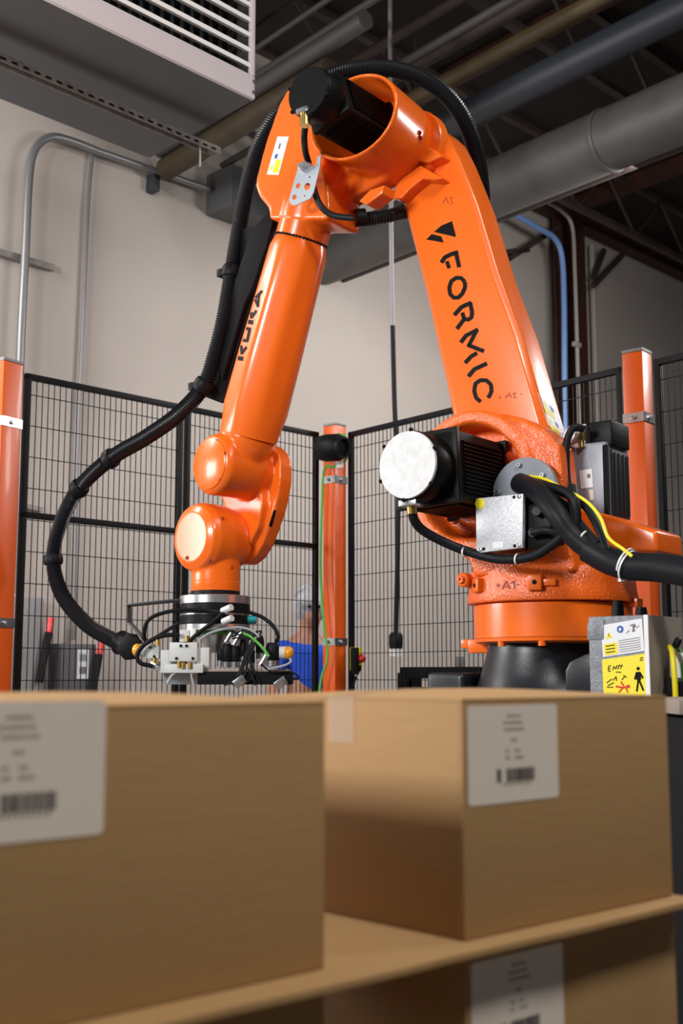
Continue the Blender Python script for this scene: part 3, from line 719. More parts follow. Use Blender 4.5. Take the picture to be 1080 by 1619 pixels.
letters('forearm_letter', ft, [[
 (zk([(284, 1362), (376, 1374)]), 7.0), (zk([(345, 1145), (350, 1300)]), 4.2), (zk([(347, 1290), (432, 1170)]), 4.2)], [
 (zk([(425, 858), (500, 866)]), 5.2), (zk([(490, 850), (440, 1085)]), 4.7), (zk([(455, 1068), (370, 1058)]), 5.2)], [
 (zk([(460, 742), (548, 756)]), 7.0), (zk([(512, 525), (516, 690)]), 4.2), (zk([(512, 680), (602, 550)]), 4.2)], [
 (zk([(700, 212), (575, 350)]), 4.4), (zk([(575, 340), (632, 492)]), 4.4), (zk([(650, 262), (628, 470)]), 3.4)]], 'ink', rob, step=1.5)
# sticker on the housing
ht_ = bvh(hs); Q5 = [(439, 216), (457, 216), (441, 277), (422, 276)]
stk = quad_on('safety_sticker', ht_, Q5, 'sticker', rob, .0015, 10)
if stk:
    quad_on('yellow_field', ht_, sub(Q5, .45, .60, .9, .95), 'yellow', stk, .0024, 5); quad_on('blue_sign', ht_, sub(Q5, .28, .46, .48, .58), 'blue', stk, .0024, 3)
    quad_on('warning_triangle', ht_, sub(Q5, .15, .78, .36, .88), 'yellow', stk, .0024, 3); quad_on('pictogram', ht_, sub(Q5, .35, .18, .5, .32), 'inkgrey', stk, .0024, 3)
for q in ((663, 210), (682, 219), (664, 218)):
    h = hit(ht_, *q, 0)
    if h is not None: screw('housing_screw', h, (CP-h).normalized(), .010, .006, 'engrave', rob)
# elbow motor connector and cable
p0 = V(483, 181, mc3.y+.02)
MB().box(p0+ZZ*.01, (T, N, ZZ), (.055, .05, .02)).build('motor_connector', 'steel', m3, bevel=.003)
MB().cyl(p0, p0-ZZ*.045, .021, 12).build('cable_gland', 'brass', m3)
ca = [F.Q(484, 192, .50), F.Q(481, 215, .48), F.Q(483, 240, .40), F.Q(489, 262, .345), F.Q(494, 290, .34), F.Q(505, 322, .33), F.Q(525, 340, .30), F.Q(560, 345, .27)]
MB().tube(cr(ca, 6), .013, 12).build('motor_cable', 'cable', m3)
# zinc cable plate
oc = [F.tz(x, y, .36) for x, y in [(476, 265), (491, 258), (503, 266), (506, 250), (512, 248), (510, 266), (500, 306), (495, 316), (470, 327), (464, 325), (461, 318)]]
hb = [circ(F.tz(476, 296, .36), .011), circ(F.tz(490, 297, .36), .015), circ(F.tz(470, 314, .36), .011), circ(F.tz(494, 282, .36), .004, 10), circ(F.tz(486, 312, .36), .004, 10)]
pz = plate2d('cable_plate', oc, hb, F, .375, .004, 'zinc', rob)
MB().prism([F.Q(476, 265, .36), F.Q(491, 258, .36), F.Q(503, 267, .36), F.Q(488, 277, .36)], N*.035).build('plate_lip', 'steel', pz, bevel=.002)
MB().cyl(F.Q(484, 290, .2), F.Q(484, 290, .358), .006, 8).build('plate_standoff', 'steel', pz)
# --- lower elbow black hose + clamp
def corr(name, pts, r, parent, pitch=.0122, seg=20, m='hose', amp=.20):
    fine = resample(cr(pts, 14), pitch/4)
    return MB().tube(fine, r, seg, rf=lambda i: r*(1+amp*(.5*math.cos(i*PI/2)+(.0))-amp/2)).build(name, m, parent, sharp=80)
corr('lower_hose', [F.Q(520, 338, .10), F.Q(560, 346, .06), F.Q(600, 344, .02), F.Q(640, 334, -.05), F.Q(680, 315, -.22)], .031, rob)
MB().ring(F.Q(570, 344, .08), (F.Q(590, 343, .04)-F.Q(560, 345, .1)), [(.026, -.02), (.037, -.02), (.037, .02), (.026, .02)], 24).build('hose_collar', 'blackp', rob)
mb = MB().prism(*pr_px([(567, 318), (585, 300), (608, 292), (604, 306), (580, 324)], .2, .12)); mb.build('housing_rib', 'orange', rob, bevel=.006)
# --- dress-pack hose over the elbow, down the forearm and free loop to the tool
hp = [F.Q(752, 400, -.26), F.Q(762, 330, -.27), F.Q(752, 240, -.28), F.Q(722, 170, -.24), F.Q(672, 126, -.18), F.Q(612, 108, -.12), F.Q(545, 112, -.05), F.Q(485, 138, .0), F.Q(440, 180, .05), F.Q(408, 235, .10), F.Q(390, 300, .13), F.Q(377, 370, .15), F.Q(367, 430, .17), F.Q(355, 500, .19), F.Q(340, 560, .20), F.Q(322, 610, .21), F.Q(282, 655, .22), F.Q(230, 692, .22), F.Q(175, 725, .22), F.Q(125, 772, .22), F.Q(95, 830, .22), F.Q(84, 885, .22), F.Q(98, 940, .22), F.Q(135, 985, .22), F.Q(172, 1008, .22), F.Q(196, 1018, .22)]
hose = corr('dress_pack_hose', hp, .0365, rob)
cpts = cr(hp, 14)
def hcoll(i, L_=.022, r=.047, name='hose_collar'):
    p = cpts[i*14]; dd = (cpts[i*14+1]-cpts[i*14-1]).normalized()
    return MB().ring(p, dd, [(.034, -L_), (r*.92, -L_), (r, -L_*.6), (r, L_*.6), (r*.92, L_), (.034, L_)], 32).build(name, 'blackp', rob)
for i in (18, 19, 21): hcoll(i)
for i, (cx, cy) in ((12, (360, 428)), (15, (310, 607))):
    e = hcoll(i, .024, .046, 'hose_clamp')
    p = cpts[i*14]; MB().box(p-T*.05+N*.012, (T, N, ZZ), (.03, .04, .035)).build('clamp_block', 'blackp', e, bevel=.004)
# guide plate along the forearm
P, d = pr_px([(382, 362), (404, 357), (425, 332), (436, 338), (436, 352), (421, 400), (401, 470), (373, 560), (353, 634), (349, 637), (323, 627), (320, 620), (357, 478), (378, 415)], .16, .145)
MB().prism(P, d).build('hose_guide_plate', 'dark', rob, bevel=.003)
P, d = pr_px([(398, 362), (432, 345), (422, 385), (400, 450), (386, 480), (362, 560), (350, 600), (340, 560), (372, 440)], .19, .16)
MB().prism(P, d).build('guide_plate_rib', 'dark', rob, bevel=.006)
# hose end fitting
he, hd_ = cpts[-1], (cpts[-1]-cpts[-6]).normalized()
MB().ring(he, hd_, [(.034, -.03), (.05, -.03), (.056, -.022), (.050, -.012), (.045, .02), (.052, .035), (.058, .045), (.034, .045)], 32).build('hose_end_flange', 'blackp', rob)
# --- wrist
cW = F.Q(341, 905, .17); AW = math.radians(46)
G = Frame(Vector((cW.x, cW.y, 0)), AW)
uc = G.Q(331, 733, .125); lc = G.Q(301, 849, .125)
RU, RL = 50/1900*uc.y, 57/1900*lc.y
mb = MB().rev(uc, -G.N, [(RU*.86, 0), (RU*.93, .010), (RU, .022), (RU, .20), (RU*.86, .27)], 64)
# tapered sleeve from forearm to drum
uce = G.Q(331, 733, .125)-G.N*.15
mb.rev(faB-FAX*.02, (uce-faB), [(R0*1.10, 0), (R0*1.10, .05), (R0*.95, (uce-faB).length)], 48)
def gp(px, n1, n0, nref):
    tz = [G.tz(x, y, nref) for x, y in px]; return [G.W(t, n0, z) for t, z in tz], G.N*(n1-n0)
P, d = gp([(400, 706), (420, 701), (438, 706), (449, 718), (453, 735), (453, 760), (449, 785), (443, 810), (434, 836), (424, 862), (412, 882), (398, 893), (378, 893), (366, 878), (366, 800), (380, 765)], -.13, -.20, -.165)
mb.prism(P, d)
P, d = gp([(352, 770), (405, 740), (420, 770), (423, 800), (416, 835), (402, 862), (385, 870), (362, 800)], -.09, -.16, -.12); mb.prism(P, d)
wu = mb.build('wrist_housing', 'orange', rob); cast(wu, .0045, 5, pre=24)
mb = MB().rev(uc, G.N, [(RU*.84, -.006), (RU*.84, .002), (RU*.80, .006)], 56); mb.build('wrist_cover', 'orange', rob, bevel=0)
mb = MB().rev(lc, -G.N, [(RL*.72, 0), (RL*.92, .018), (RL, .05), (RL*1.0, .13), (RL*.92, .19), (RL*.80, .245)], 64)
nz = Vector((G.O.x, G.O.y, 0)); zn0, zn1 = V(341, 936, cW.y).z, V(341, 880, cW.y).z
rn = 38/1900*cW.y
mb.rev(nz, ZZ, [(rn, zn0+.035), (rn, zn1), (rn*.9, zn1+.06)], 48)
wl_ = mb.build('wrist_head', 'orange', rob); cast(wl_, .0045, 5, pre=6)
MB().rev(nz, ZZ, [(rn*.99, zn0), (rn*1.01, zn0+.003), (rn*1.01, zn0+.04), (rn*.99, zn0+.042)], 48).build('wrist_flange', 'orange', rob)
# flat bright facet on the lower drum
for (x, y, t_) in ((341+3, 698, wu), (355, 717, wu), (347, 757, wu), (314, 776, wu), (301, 740, wu), (296, 882, wl_), (331, 886, wl_), (352, 820, wl_), (367, 897, wl_)):
    h = hit(bvh(t_), x, y, 0)
    if h is not None: screw('wrist_screw', h, G.N, .0085, .006, 'engrave', rob)
tw = bvh(wu); q = quad_on('serial_plate', tw, [(433, 806), (436.5, 807), (430, 833), (425, 832)], 'ink', rob, .0015, 4)
# --- A1 ring details
rt = bvh(rg)
def zz(l): return [(700+x/2.842, 860+y/2.842) for x, y in l]
cl__ = stroke_on('cast_lettering', rt, [(zz([(268, 204), (286, 166), (303, 204)]), 2.4), (zz([(274, 192), (298, 192)]), 2), (zz([(308, 178), (322, 166), (322, 202)]), 2.4), (zz([(332, 184), (346, 184)]), 1.8), (zz([(240, 186), (260, 186)]), 1.8), (zz([(250, 176), (250, 197)]), 1.8)], 'engrave', rob, .0015, 2); cl__['kind'] = 'stuff'
def boss(px, py, w_, h_, deep=.03):
    c = hit(rt, px, py, 0); rd = Vector((c.x-AX.x, c.y-AX.y, 0)).normalized(); tg = ZZ.cross(rd)
    b = MB().box(c+rd*.008, (tg, rd, ZZ), (w_, deep, h_)).build('ring_boss', 'orange', rob, bevel=.006, seg=3)
    MB().rev(c+rd*(.008+deep/2-.001), rd, [(.0085, 0), (.0085, .0016)], 16).build('threaded_hole', 'dark', b); return c, rd, tg
boss(759, 926, .045, .05); c, rd, tg = boss(847, 921, .05, .055)
MB().box(c+tg*.045, (tg, rd, ZZ), (.05, .02, .024)).build('boss_bar', 'orange', rob, bevel=.004)
rdl = F.Q(733, 917, .23)
e = MB().rev(rdl-G.N*.02, N, [(.026, 0), (.026, .03), (.022, .034)], 24).build('round_boss', 'orange', rob); screw('bolt', rdl+N*.015, N, .014, .01, 'cast', e)
MB().bar(rdl, F.Q(748, 925, .2), .03, .03).build('boss_bracket', 'orange', rob, bevel=.004)
for px in (777, 857, 945):
    p = V(px, 1018, 4.14 if px == 857 else 4.2); a = math.atan2(p.y-AX.y, p.x-AX.x); q_ = AX+Vector((math.cos(a), math.sin(a), 0))*.268
    MB().cyl(Vector((q_.x, q_.y, z0-.018)), Vector((q_.x, q_.y, z0+.004)), .014, 14).build('ring_bolt', 'orange', rob)
p = AX-T*.285+N*.02; MB().box(Vector((p.x, p.y, z0-.01)), (T, N, ZZ), (.09, .07, .05)).build('stop_block', 'orange', rob, bevel=.005)
MB().box(Vector((p.x, p.y, z0-.0))-T*.06, (T, N, ZZ), (.05, .04, .035)).build('stop_bolt', 'orange', rob, bevel=.005)
p = V(1000, 953, 4.25); MB().box(p, (T, N, ZZ), (.06, .05, .03)).build('stop_block', 'orange', rob, bevel=.005)
# --- upright motor at right
c1_ = F.Q(957, 700, .05)
def F2(t, n, z): return F.W(t, n, z)
tc, zc1 = F.tz(957, 697, .05)[0], F.tz(957, 697, .05)[1]; zcb = F.tz(955, 818, .05)[1]
tl = F.tz(903, 700, .05)[0]; tw_ = tc-tl
mt = MB().box(F.W(tc-tw_/2, .05-.095, (zc1+zcb)/2), (T, N, ZZ), (tw_, .19, zc1-zcb)).build('upright_motor', 'motorgrey', rob, bevel=.010, seg=3)
MB().box(F.W(tc+.002, .05-.10, (zc1+zcb)/2-.01), (T, N, ZZ), (.012, .135, zc1-zcb-.03)).build('motor_side_panel', 'motordark', mt, bevel=.002)
for k in range(4): MB().box(F.W(tc+.010, .05-.05-.034*k, (zc1+zcb)/2-.01), (T, N, ZZ), (.012, .008, zc1-zcb-.05)).build('motor_rib', 'motordark', mt, bevel=.002)
MB().box(F.W(tc-.0, .05, (zc1+zcb)/2-.01), (T, N, ZZ), (.016, .016, zc1-zcb-.01)).build('corner_groove', 'dark', mt)
MB().box(F.W(tc-.030, .05-.10, zc1+.035), (T, N, ZZ), (.085, .15, .09)).build('motor_cap', 'blackm', mt, bevel=.006)
e = MB().box(F.W(tc-.112, .045, zc1+.028), (T, N, ZZ), (.075, .02, .085)).build('connector_plate', 'steel', mt, bevel=.003)
MB().ring(F.W(tc-.12, .06, zc1+.03), N, [(.018, 0), (.027, 0), (.027, .02), (.018, .02)], 24).build('connector_collar', 'white', e)
MB().box(F.W(tc-.085, .06, zc1+.02), (T, N, ZZ), (.012, .02, .07)).build('connector_latch', 'brass', e, bevel=.002)
tq = [F.Q(x, y, .0515) for x, y in ((916, 744), (936, 741), (938, 770), (919, 773))]
e = MB().prism(tq, N*.0006).build('rating_sticker', 'sticker', mt)
MB().prism([F.Q(x, y, .0525) for x, y in ((928, 750), (933, 749), (934, 755), (929, 756))], N*.0004).build('sticker_print', 'inkgrey', e)
MB().prism([F.Q(x, y, .0515) for x, y in ((931, 775), (938, 774), (939, 790), (933, 791))], N*.0006).build('small_sticker', 'labelw', mt)
MB().tube(cr([F.Q(922, 678, .09), F.Q(908, 676, .12), F.Q(898, 692, .13), F.Q(895, 720, .13), F.Q(897, 760, .14), F.Q(905, 800, .16)], 8), .0135, 12).build('motor_cable', 'cable', mt)
MB().tube(cr([F.Q(914, 680, .10), F.Q(900, 684, .11), F.Q(890, 712, .12), F.Q(882, 745, .14), F.Q(878, 762, .2)], 8), .0055, 8).build('thin_cable', 'cable', mt)
# --- silver junction box with flange plate
fl = F.Q(828, 780, .245)
e = MB().rev(fl, -N, [(.125, 0), (.128, .004), (.128, .02)], 48).build('flange_plate', 'motorgrey', rob)
for (x, y) in ((821, 735), (788, 779), (871, 870), (858, 751)): h = F.Q(x, y, .25); screw('flange_screw', h, N, .009, .008, 'steel', e)
jbp = [F.Q(x, y, .37) for x, y in ((752, 788), (827, 780), (826, 866), (753, 875))]
jb = MB().prism([p-N*.11 for p in jbp], N*.09).build('junction_box', 'blackm', rob, bevel=.004)
MB().prism([p-N*.02 for p in jbp], N*.02).build('box_lid', 'boxgrey', jb, bevel=.004)
for (x, y) in ((821, 785), (821, 862), (759, 869)): screw('lid_screw', F.Q(x, y, .371), N, .007, .003, 'steel', jb)
for (x, y) in ((813, 786), (814, 863), (765, 868)): MB().rev(F.Q(x, y, .3695), N, [(.006, 0), (.006, .0012)], 12).build('lid_hole', 'dark', jb)
MB().rev(F.Q(759, 796, .3705), N, [(.019, 0), (.019, .0008)], 28).build('round_sticker', 'yellow', jb)
MB().prism([F.Q(x, y, .3705) for x, y in ((779, 857), (796, 856), (796, 866), (779, 867))], N*.0006).build('small_sticker', 'sticker', jb)
bk = MB().prism([F.Q(x, y, .34) for x, y in ((827, 800), (866, 792), (874, 858), (830, 872))], -N*.09).build('connector_block', 'blackm', rob, bevel=.006)
for (x, y) in ((842, 842), (848, 808)): MB().cyl(F.Q(x, y, .34), F.Q(x, y, .375), .015, 12).build('gland_nut', 'steel', bk)
# --- cables at the column
def cab(name, pts, r, m='cable', seg=12): return MB().tube(cr(pts, 8), r, seg).build(name, m, rob)
cab('motor_cable', [F.Q(652, 806, .54), F.Q(655, 822, .52), F.Q(668, 838, .48), F.Q(700, 856, .42), F.Q(740, 872, .37), F.Q(790, 884, .35), F.Q(840, 880, .36), F.Q(875, 860, .37), F.Q(900, 835, .37), F.Q(908, 800, .34), F.Q(905, 770, .3)], .0165)
MB().cyl(F.Q(651, 796, .545), F.Q(652, 812, .54), .018, 14).build('cable_gland', 'brass', m2)
MB().box(F.Q(650, 796, .55), (T, N, ZZ), (.07, .05, .022)).build('motor_connector', 'steel', m2, bevel=.003)
cab('cable_sleeve', [F.Q(822, 764, .28), F.Q(850, 778, .35), F.Q(880, 812, .38), F.Q(905, 846, .37), F.Q(935, 870, .36), F.Q(970, 886, .36)], .036, seg=20)
cab('cable_bundle', [F.Q(930, 868, .36), F.Q(965, 887, .36), F.Q(1000, 895, .37), F.Q(1045, 898, .38), F.Q(1100, 908, .40), F.Q(1180, 930, .42), F.W(1.0, .40, 1.05), F.W(1.02, .30, .5), F.W(1.0, .20, .06)], .045, seg=20)
cab('control_cable', [F.Q(836, 757, .27), F.Q(868, 768, .33), F.Q(896, 778, .36), F.Q(910, 795, .37), F.Q(912, 830, .36), F.Q(900, 845, .36)], .014)
cab('control_cable', [F.Q(858, 762, .28), F.Q(890, 780, .30), F.Q(925, 800, .33), F.Q(948, 840, .36), F.Q(958, 870, .38)], .013)
cab('control_cable', [F.Q(850, 770, .28), F.Q(890, 795, .32), F.Q(920, 830, .35), F.Q(945, 860, .38)], .012)
cab('control_cable', [F.Q(842, 842, .375), F.Q(862, 838, .385), F.Q(890, 845, .37), F.Q(925, 862, .34)], .013)
cab('earth_cable', [F.Q(838, 753, .285), F.Q(862, 758, .32), F.Q(902, 778, .36), F.Q(930, 795, .37), F.Q(950, 820, .385), F.Q(962, 850, .40), F.Q(985, 868, .415), F.Q(1000, 880, .42)], .0055, 'yellow', 8)
for (x, y, r_, nn) in ((924, 857, .041, .365), (990, 890, .050, .375), (993, 894, .050, .38)):
    MB().ring(F.Q(x, y, nn-.01), (T+ZZ*-.5+N*.05), [(r_-.004, -.003), (r_, -.003), (r_, .003), (r_-.004, .003)], 28).build('cable_tie', 'white', rob)
for (x, y, r_, nn) in ((735, 872, .019, .375), (818, 884, .019, .355)):
    MB().ring(F.Q(x, y, nn), (T-ZZ*.15), [(r_-.003, -.0025), (r_, -.0025), (r_, .0025), (r_-.003, .0025)], 20).build('cable_tie', 'white', rob)
MB().rev(F.Q(990, 905, .30), ZZ, [(.03, -.03), (.03, .01), (.02, .02)], 20).build('hose_fitting', 'steel', rob)
# --- connector cabinet at the base, right
kf = .36
k0 = F.tz(1022, 972, kf); kl = F.tz(930, 985, kf)[0]
kb = MB().box(F.W((k0[0]+kl)/2, kf-.06, k0[1]-.20), (T, N, ZZ), (k0[0]-kl, .12, .40)).build('connector_cabinet', 'castgrey', rob, bevel=.006)
MB().box(F.W(k0[0]+.004, kf-.13, k0[1]-.20), (T, N, ZZ), (.008, .26, .40)).build('cabinet_side_plate', 'weld', kb, bevel=.002)
MB().box(F.W(k0[0]-.001, kf+.001, k0[1]-.20), (T, N, ZZ), (.014, .006, .40)).build('edge_trim', 'white', kb)
MB().prism([F.Q(x, y, kf+.004) for x, y in ((928, 984), (955, 979), (955, 1012), (928, 1012))], -N*.14).build('cabinet_ledge', 'castgrey', kb, bevel=.006)
for (x, yb, yt, r_, nn) in ((977, 978, 950, .021, .30), (1014, 972, 960, .020, .30)): 
    p, q_ = F.Q(x, yb, nn), F.Q(x, yt, nn); MB().rev(p, q_-p, [(r_, 0), (r_*.8, (q_-p).length)], 20).build('rubber_stop', 'blackp', kb)
Q6 = [(950, 989), (1015, 977.6), (1019, 1029), (953.6, 1039)]
def flat(q, n_, m, name, parent, th=.0004): return MB().prism([F.Q(x, y, n_) for x, y in q], N*th).build(name, m, parent)
def pp6(Q_, l): return [at(Q_, u, v) for u, v in l]
e = flat(Q6, kf+.0015, 'sticker', 'warning_sticker', kb)
flat(sub(Q6, .04, .60, .36, .96), kf+.0022, 'yellow', 'yellow_field', e)
for v in (.66, .76, .86): flat(sub(Q6, .08, v, .30, v+.03), kf+.0028, 'ink', 'print_line', e)
for v in (.56, .63, .70, .77, .84, .91): flat(sub(Q6, .40, v, .92, v+.02), kf+.0022, 'inkgrey', 'print_line', e)
flat(pp6(Q6, [(.17, .24), (.27, .44), (.09, .44)]), kf+.0022, 'yellow', 'warning_triangle', e)
flat(pp6(Q6, [(.165, .30), (.185, .30), (.18, .40), (.17, .40)]), kf+.0028, 'ink', 'exclamation_mark', e)
c6 = at(Q6, .46, .22); MB().rev(F.Q(*c6, kf+.0018), N, [(.0115, 0), (.0115, .0006)], 24).build('blue_sign', 'blue', e)
flat(pp6(Q6, [(.43, .17), (.45, .17), (.50, .22), (.45, .28), (.43, .28)]), kf+.0030, 'sticker', 'sign_symbol', e)
lw = lambda a, b, wd=.010: flat([at(Q6, a[0], a[1]-wd*2), at(Q6, b[0], b[1]-wd*2), at(Q6, b[0], b[1]+wd*2), at(Q6, a[0], a[1]+wd*2)], kf+.0022, 'inkgrey', 'pictogram', e)
lw((.70, .16), (.82, .14)); lw((.76, .22), (.84, .20), .02); lw((.74, .34), (.82, .33), .012); lw((.60, .37), (.68, .30), .008); lw((.86, .26), (.92, .20), .008); lw((.76, .28), (.80, .27), .03)
Q7 = [(952, 1043), (1021, 1033), (1026, 1100), (954.5, 1099)]
e = flat(Q7, kf+.0015, 'yellow', 'warning_sticker', kb)
def st7(pts, wd, m='ink'):
    mb = MB()
    for a, b in zip(pts, pts[1:]):
        A_, B_ = F.Q(*at(Q7, *a), kf+.0022), F.Q(*at(Q7, *b), kf+.0022); mb.bar(A_, B_, .0008, wd, up=N) if False else mb.prism([A_+(B_-A_).normalized().cross(N)*wd/2, B_+(B_-A_).normalized().cross(N)*wd/2, B_-(B_-A_).normalized().cross(N)*wd/2, A_-(B_-A_).normalized().cross(N)*wd/2], N*.0005)
    return mb
mb = st7([(.80, .42), (.80, .62)], .016)
for l in ([(.77, .43), (.71, .60)], [(.83, .43), (.90, .58)], [(.79, .62), (.74, .90)], [(.81, .62), (.89, .88)]):
    q_ = st7(l, .006); mb.add(q_.v, q_.f)
q_ = MB().rev(F.Q(*at(Q7, .805, .34), kf+.0018), N, [(.0055, 0), (.0055, .0008)], 16); mb.add(q_.v, q_.f)
mb.build('person_pictogram', 'ink', e)
mb = MB()
for l in ([(.14, .20), (.13, .34)], [(.14, .20), (.20, .20)], [(.13, .27), (.18, .27)], [(.13, .34), (.19, .34)], [(.23, .32), (.26, .22)], [(.26, .22), (.30, .30)], [(.30, .30), (.34, .20)], [(.35, .31), (.38, .20)], [(.38, .20), (.44, .24)], [(.40, .30), (.46, .20)],
          [(.08, .66), (.20, .56)], [(.10, .74), (.24, .66)], [(.22, .60), (.30, .50)], [(.30, .50), (.30, .62)], [(.08, .78), (.22, .78)], [(.42, .60), (.50, .50)], [(.46, .48), (.54, .54)], [(.30, .38), (.42, .40)], [(.86, .10), (.93, .09)], [(.86, .15), (.93, .14)]):
    q_ = st7(l, .0028); mb.add(q_.v, q_.f)
mb.build('label_drawing', 'ink', e)
mb = st7([(.28, .76), (.44, .80)], .006); 
for l in ([(.44, .80), (.56, .76)], [(.44, .80), (.34, .92)], [(.50, .80), (.54, .92)], [(.40, .64), (.46, .76)]): q_ = st7(l, .005); mb.add(q_.v, q_.f)
q_ = MB().rev(F.Q(*at(Q7, .56, .77), kf+.0018), N, [(.006, 0), (.006, .0008)], 14); mb.add(q_.v, q_.f)
mb.build('fallen_figure', 'red', e)
def side(u, y, o=.03):   # point off the side plate, u metres back from its front edge
    return F.W(k0[0]+o, kf-u, F.tz(1022, y, kf)[1])
for pts, r_, m_ in (([side(.10, 1022), side(.07, 1030, .05), side(.055, 1055, .06), side(.06, 1100, .06), side(.08, 1160, .05)], .009, 'yellow'), ([side(.15, 1022), side(.12, 1035, .06), side(.10, 1060, .07), side(.10, 1100, .07), side(.11, 1160, .06)], .006, 'green'), ([side(.16, 1015), side(.12, 1012, .05), side(.10, 1020, .05)], .012, 'cable')):
    MB().tube(cr(pts, 8), r_, 10).build('earth_cable', m_, kb)
MB().box(side(.15, 1052, .05), (T, N, ZZ), (.05, .10, .08)).build('plug_housing', 'white', kb, bevel=.008)
MB().box(side(.13, 1090, .05), (T, N, ZZ), (.06, .12, .05)).build('plug_clamp', 'dark', kb, bevel=.008)

# ================================================================== TOOL on the wrist
tl_ = empty('gripper_tool', Vector((nz.x, nz.y, V(341, 1080, cW.y).z)), 'robot gripper with silver discs, valve blocks and black hoses under the orange wrist', 'gripper')
YC = cW.y; zt_ = lambda y: V(341, y, YC).z; U = 1/1900*YC
def disc(name, r, ya, yb, m, seg=56): return MB().rev(nz, ZZ, [(r*U*.985, zt_(yb)), (r*U, zt_(yb)+.002), (r*U, zt_(ya)-.002), (r*U*.985, zt_(ya))], seg).build(name, m, tl_)
disc('adapter_ring', 39, 935, 943, 'blackp'); disc('top_disc', 55.5, 943, 956, 'alu'); d1 = disc('upper_coupling', 55, 956, 971, 'blackp'); disc('middle_disc', 54, 971, 974, 'alu'); d2 = disc('lower_coupling', 55, 974, 988, 'blackp'); disc('bottom_disc', 55.5, 988, 998, 'alu')
for dd_, yy in ((d1, 963), (d2, 981)):
    for k in range(12):
        a = 2*PI*k/12+.2; rd = Vector((math.cos(a), math.sin(a), 0)); MB().rev(Vector((nz.x, nz.y, zt_(yy)))+rd*54.6*U, rd, [(.007, 0), (.007, .002)], 12).build('port_hole', 'dark', dd_)
MB().rev(nz, ZZ, [(17*U, zt_(1032)), (17*U, zt_(1020)), (27*U, zt_(1003)), (30*U, zt_(998))], 40).build('neck_cone', 'alu', tl_)
MB().rev(nz, ZZ, [(32*U, zt_(1004)), (34*U, zt_(1001)), (32*U, zt_(998))], 40).build('green_gasket', 'green', tl_)
R_ = Vector((1, 0, 0)); FY = Vector((0, 1, 0))
def tb(name, x0, x1, y0, y1, dy, m, depth=.06, bev=.003, par=tl_):
    a, b = V(x0, y0, YC+dy), V(x1, y1, YC+dy); c = (a+b)/2
    return MB().box(c, (R_, FY, ZZ), (abs(b.x-a.x), depth, abs(a.z-b.z))).build(name, m, par, bevel=bev)
# manifold plate and base frame
tb('tool_plate', 318, 462, 1062, 1082, -.02, 'dark', .26); tb('tool_plate_rim', 322, 458, 1058, 1063, -.02, 'weld', .24)
tb('tool_frame', 262, 330, 1056, 1082, .02, 'alu', .12)
v1 = tb('valve_block', 270, 313, 1016, 1046, -.14, 'valve', .07); v2 = tb('valve_block', 256, 272, 1028, 1064, -.12, 'valve', .07); v3 = tb('valve_block', 313, 332, 1024, 1054, -.12, 'valve', .07)
v4 = tb('valve_block', 232, 252, 1019, 1041, -.10, 'valve', .06); tb('valve_rail', 240, 290, 1046, 1060, -.12, 'alu', .06); tb('valve_stem', 301, 310, 994, 1017, -.13, 'white', .03, .006); tb('valve_head', 285, 300, 996, 1015, -.12, 'valve', .04)
tb('valve_base', 262, 322, 1050, 1064, -.14, 'valve', .06)
for (x, y) in ((286, 1021), (295, 1021), (238, 1024), (244, 1038), (279, 1041), (305, 1041)):
    p = V(x, y, YC-.178); MB().rev(p, -FY, [(.006, 0), (.006, .004)], 10).build('valve_button', 'dark', v1)
for (x, y) in ((250, 1016), (245, 1044), (296, 1010), (290, 1052), (301, 1052), (284, 1050)):
    p = V(x, y, YC-.17); MB().cyl(p-ZZ*.012, p+ZZ*.012, .010, 12).build('brass_fitting', 'brass', tl_)
for (x, y0, y1, r_) in ((359, 1018, 1048, 9), (372, 1020, 1048, 8), (349, 1026, 1046, 6), (386, 1010, 1040, 7), (411, 1005, 1034, 6.5), (431, 1016, 1046, 11), (396, 1022, 1050, 7)):
    a, b = V(x, y1, YC-.10), V(x, y0, YC-.10); e = MB().rev(a, b-a, [(r_*U*.8, 0), (r_*U, .01), (r_*U, (b-a).length*.7), (r_*U*.7, (b-a).length)], 18).build('black_connector', 'blackp', tl_)
    MB().cyl(a-ZZ*.02, a+ZZ*.004, r_*U*.95, 16).build('connector_nut', 'steel', e)
for (x, y, c_) in ((375, 1012, 'steel'), (362, 1008, 'steel'), (381, 1002, 'alu'), (417, 1044, 'alu')):
    p = V(x, y, YC-.12); MB().cyl(p+Vector((-.012, 0, -.02)), p+Vector((.012, 0, .02)), .015, 14).build('silver_fitting', c_, tl_)
for (x, y, dx) in ((455, 1032, 1), (219, 1028, -1)):
    p = V(x, y, YC-.10); e = MB().sphere(p+Vector((dx*.004, -.01, 0)), .027, .8, 1, 1).build('orange_knob', 'amber', tl_); MB().cyl(p-Vector((dx*.035, 0, 0)), p-Vector((dx*.006, 0, 0)), .026, 20).build('knob_base', 'valve', e)
for (x, y) in ((360, 962), (361, 979)):
    a, b = V(x-8, y+4, YC-.17), V(x+6, y-2, YC-.20); MB().cyl(a, b, .014, 16).build('white_plug', 'valve', tl_)
p = V(398, 980, YC-.03); MB().cyl(p-R_*.02, p+R_*.02, .018, 16).build('teal_plug', 'teal', tl_)
def tc_(name, l, r_, m='blackp', dy=-.16): return MB().tube(cr([V(x, y, YC+dy+(q[0] if q else 0)) for x, y, *q in l], 8), r_, 10).build(name, m, tl_)
tc_('air_hose', [(356, 968, -.02), (335, 966), (300, 964), (262, 968), (235, 980), (228, 1003, .02), (232, 1020, .04)], .0085)
tc_('air_hose', [(356, 966, -.02), (335, 985), (310, 1004), (296, 1018)], .0085)
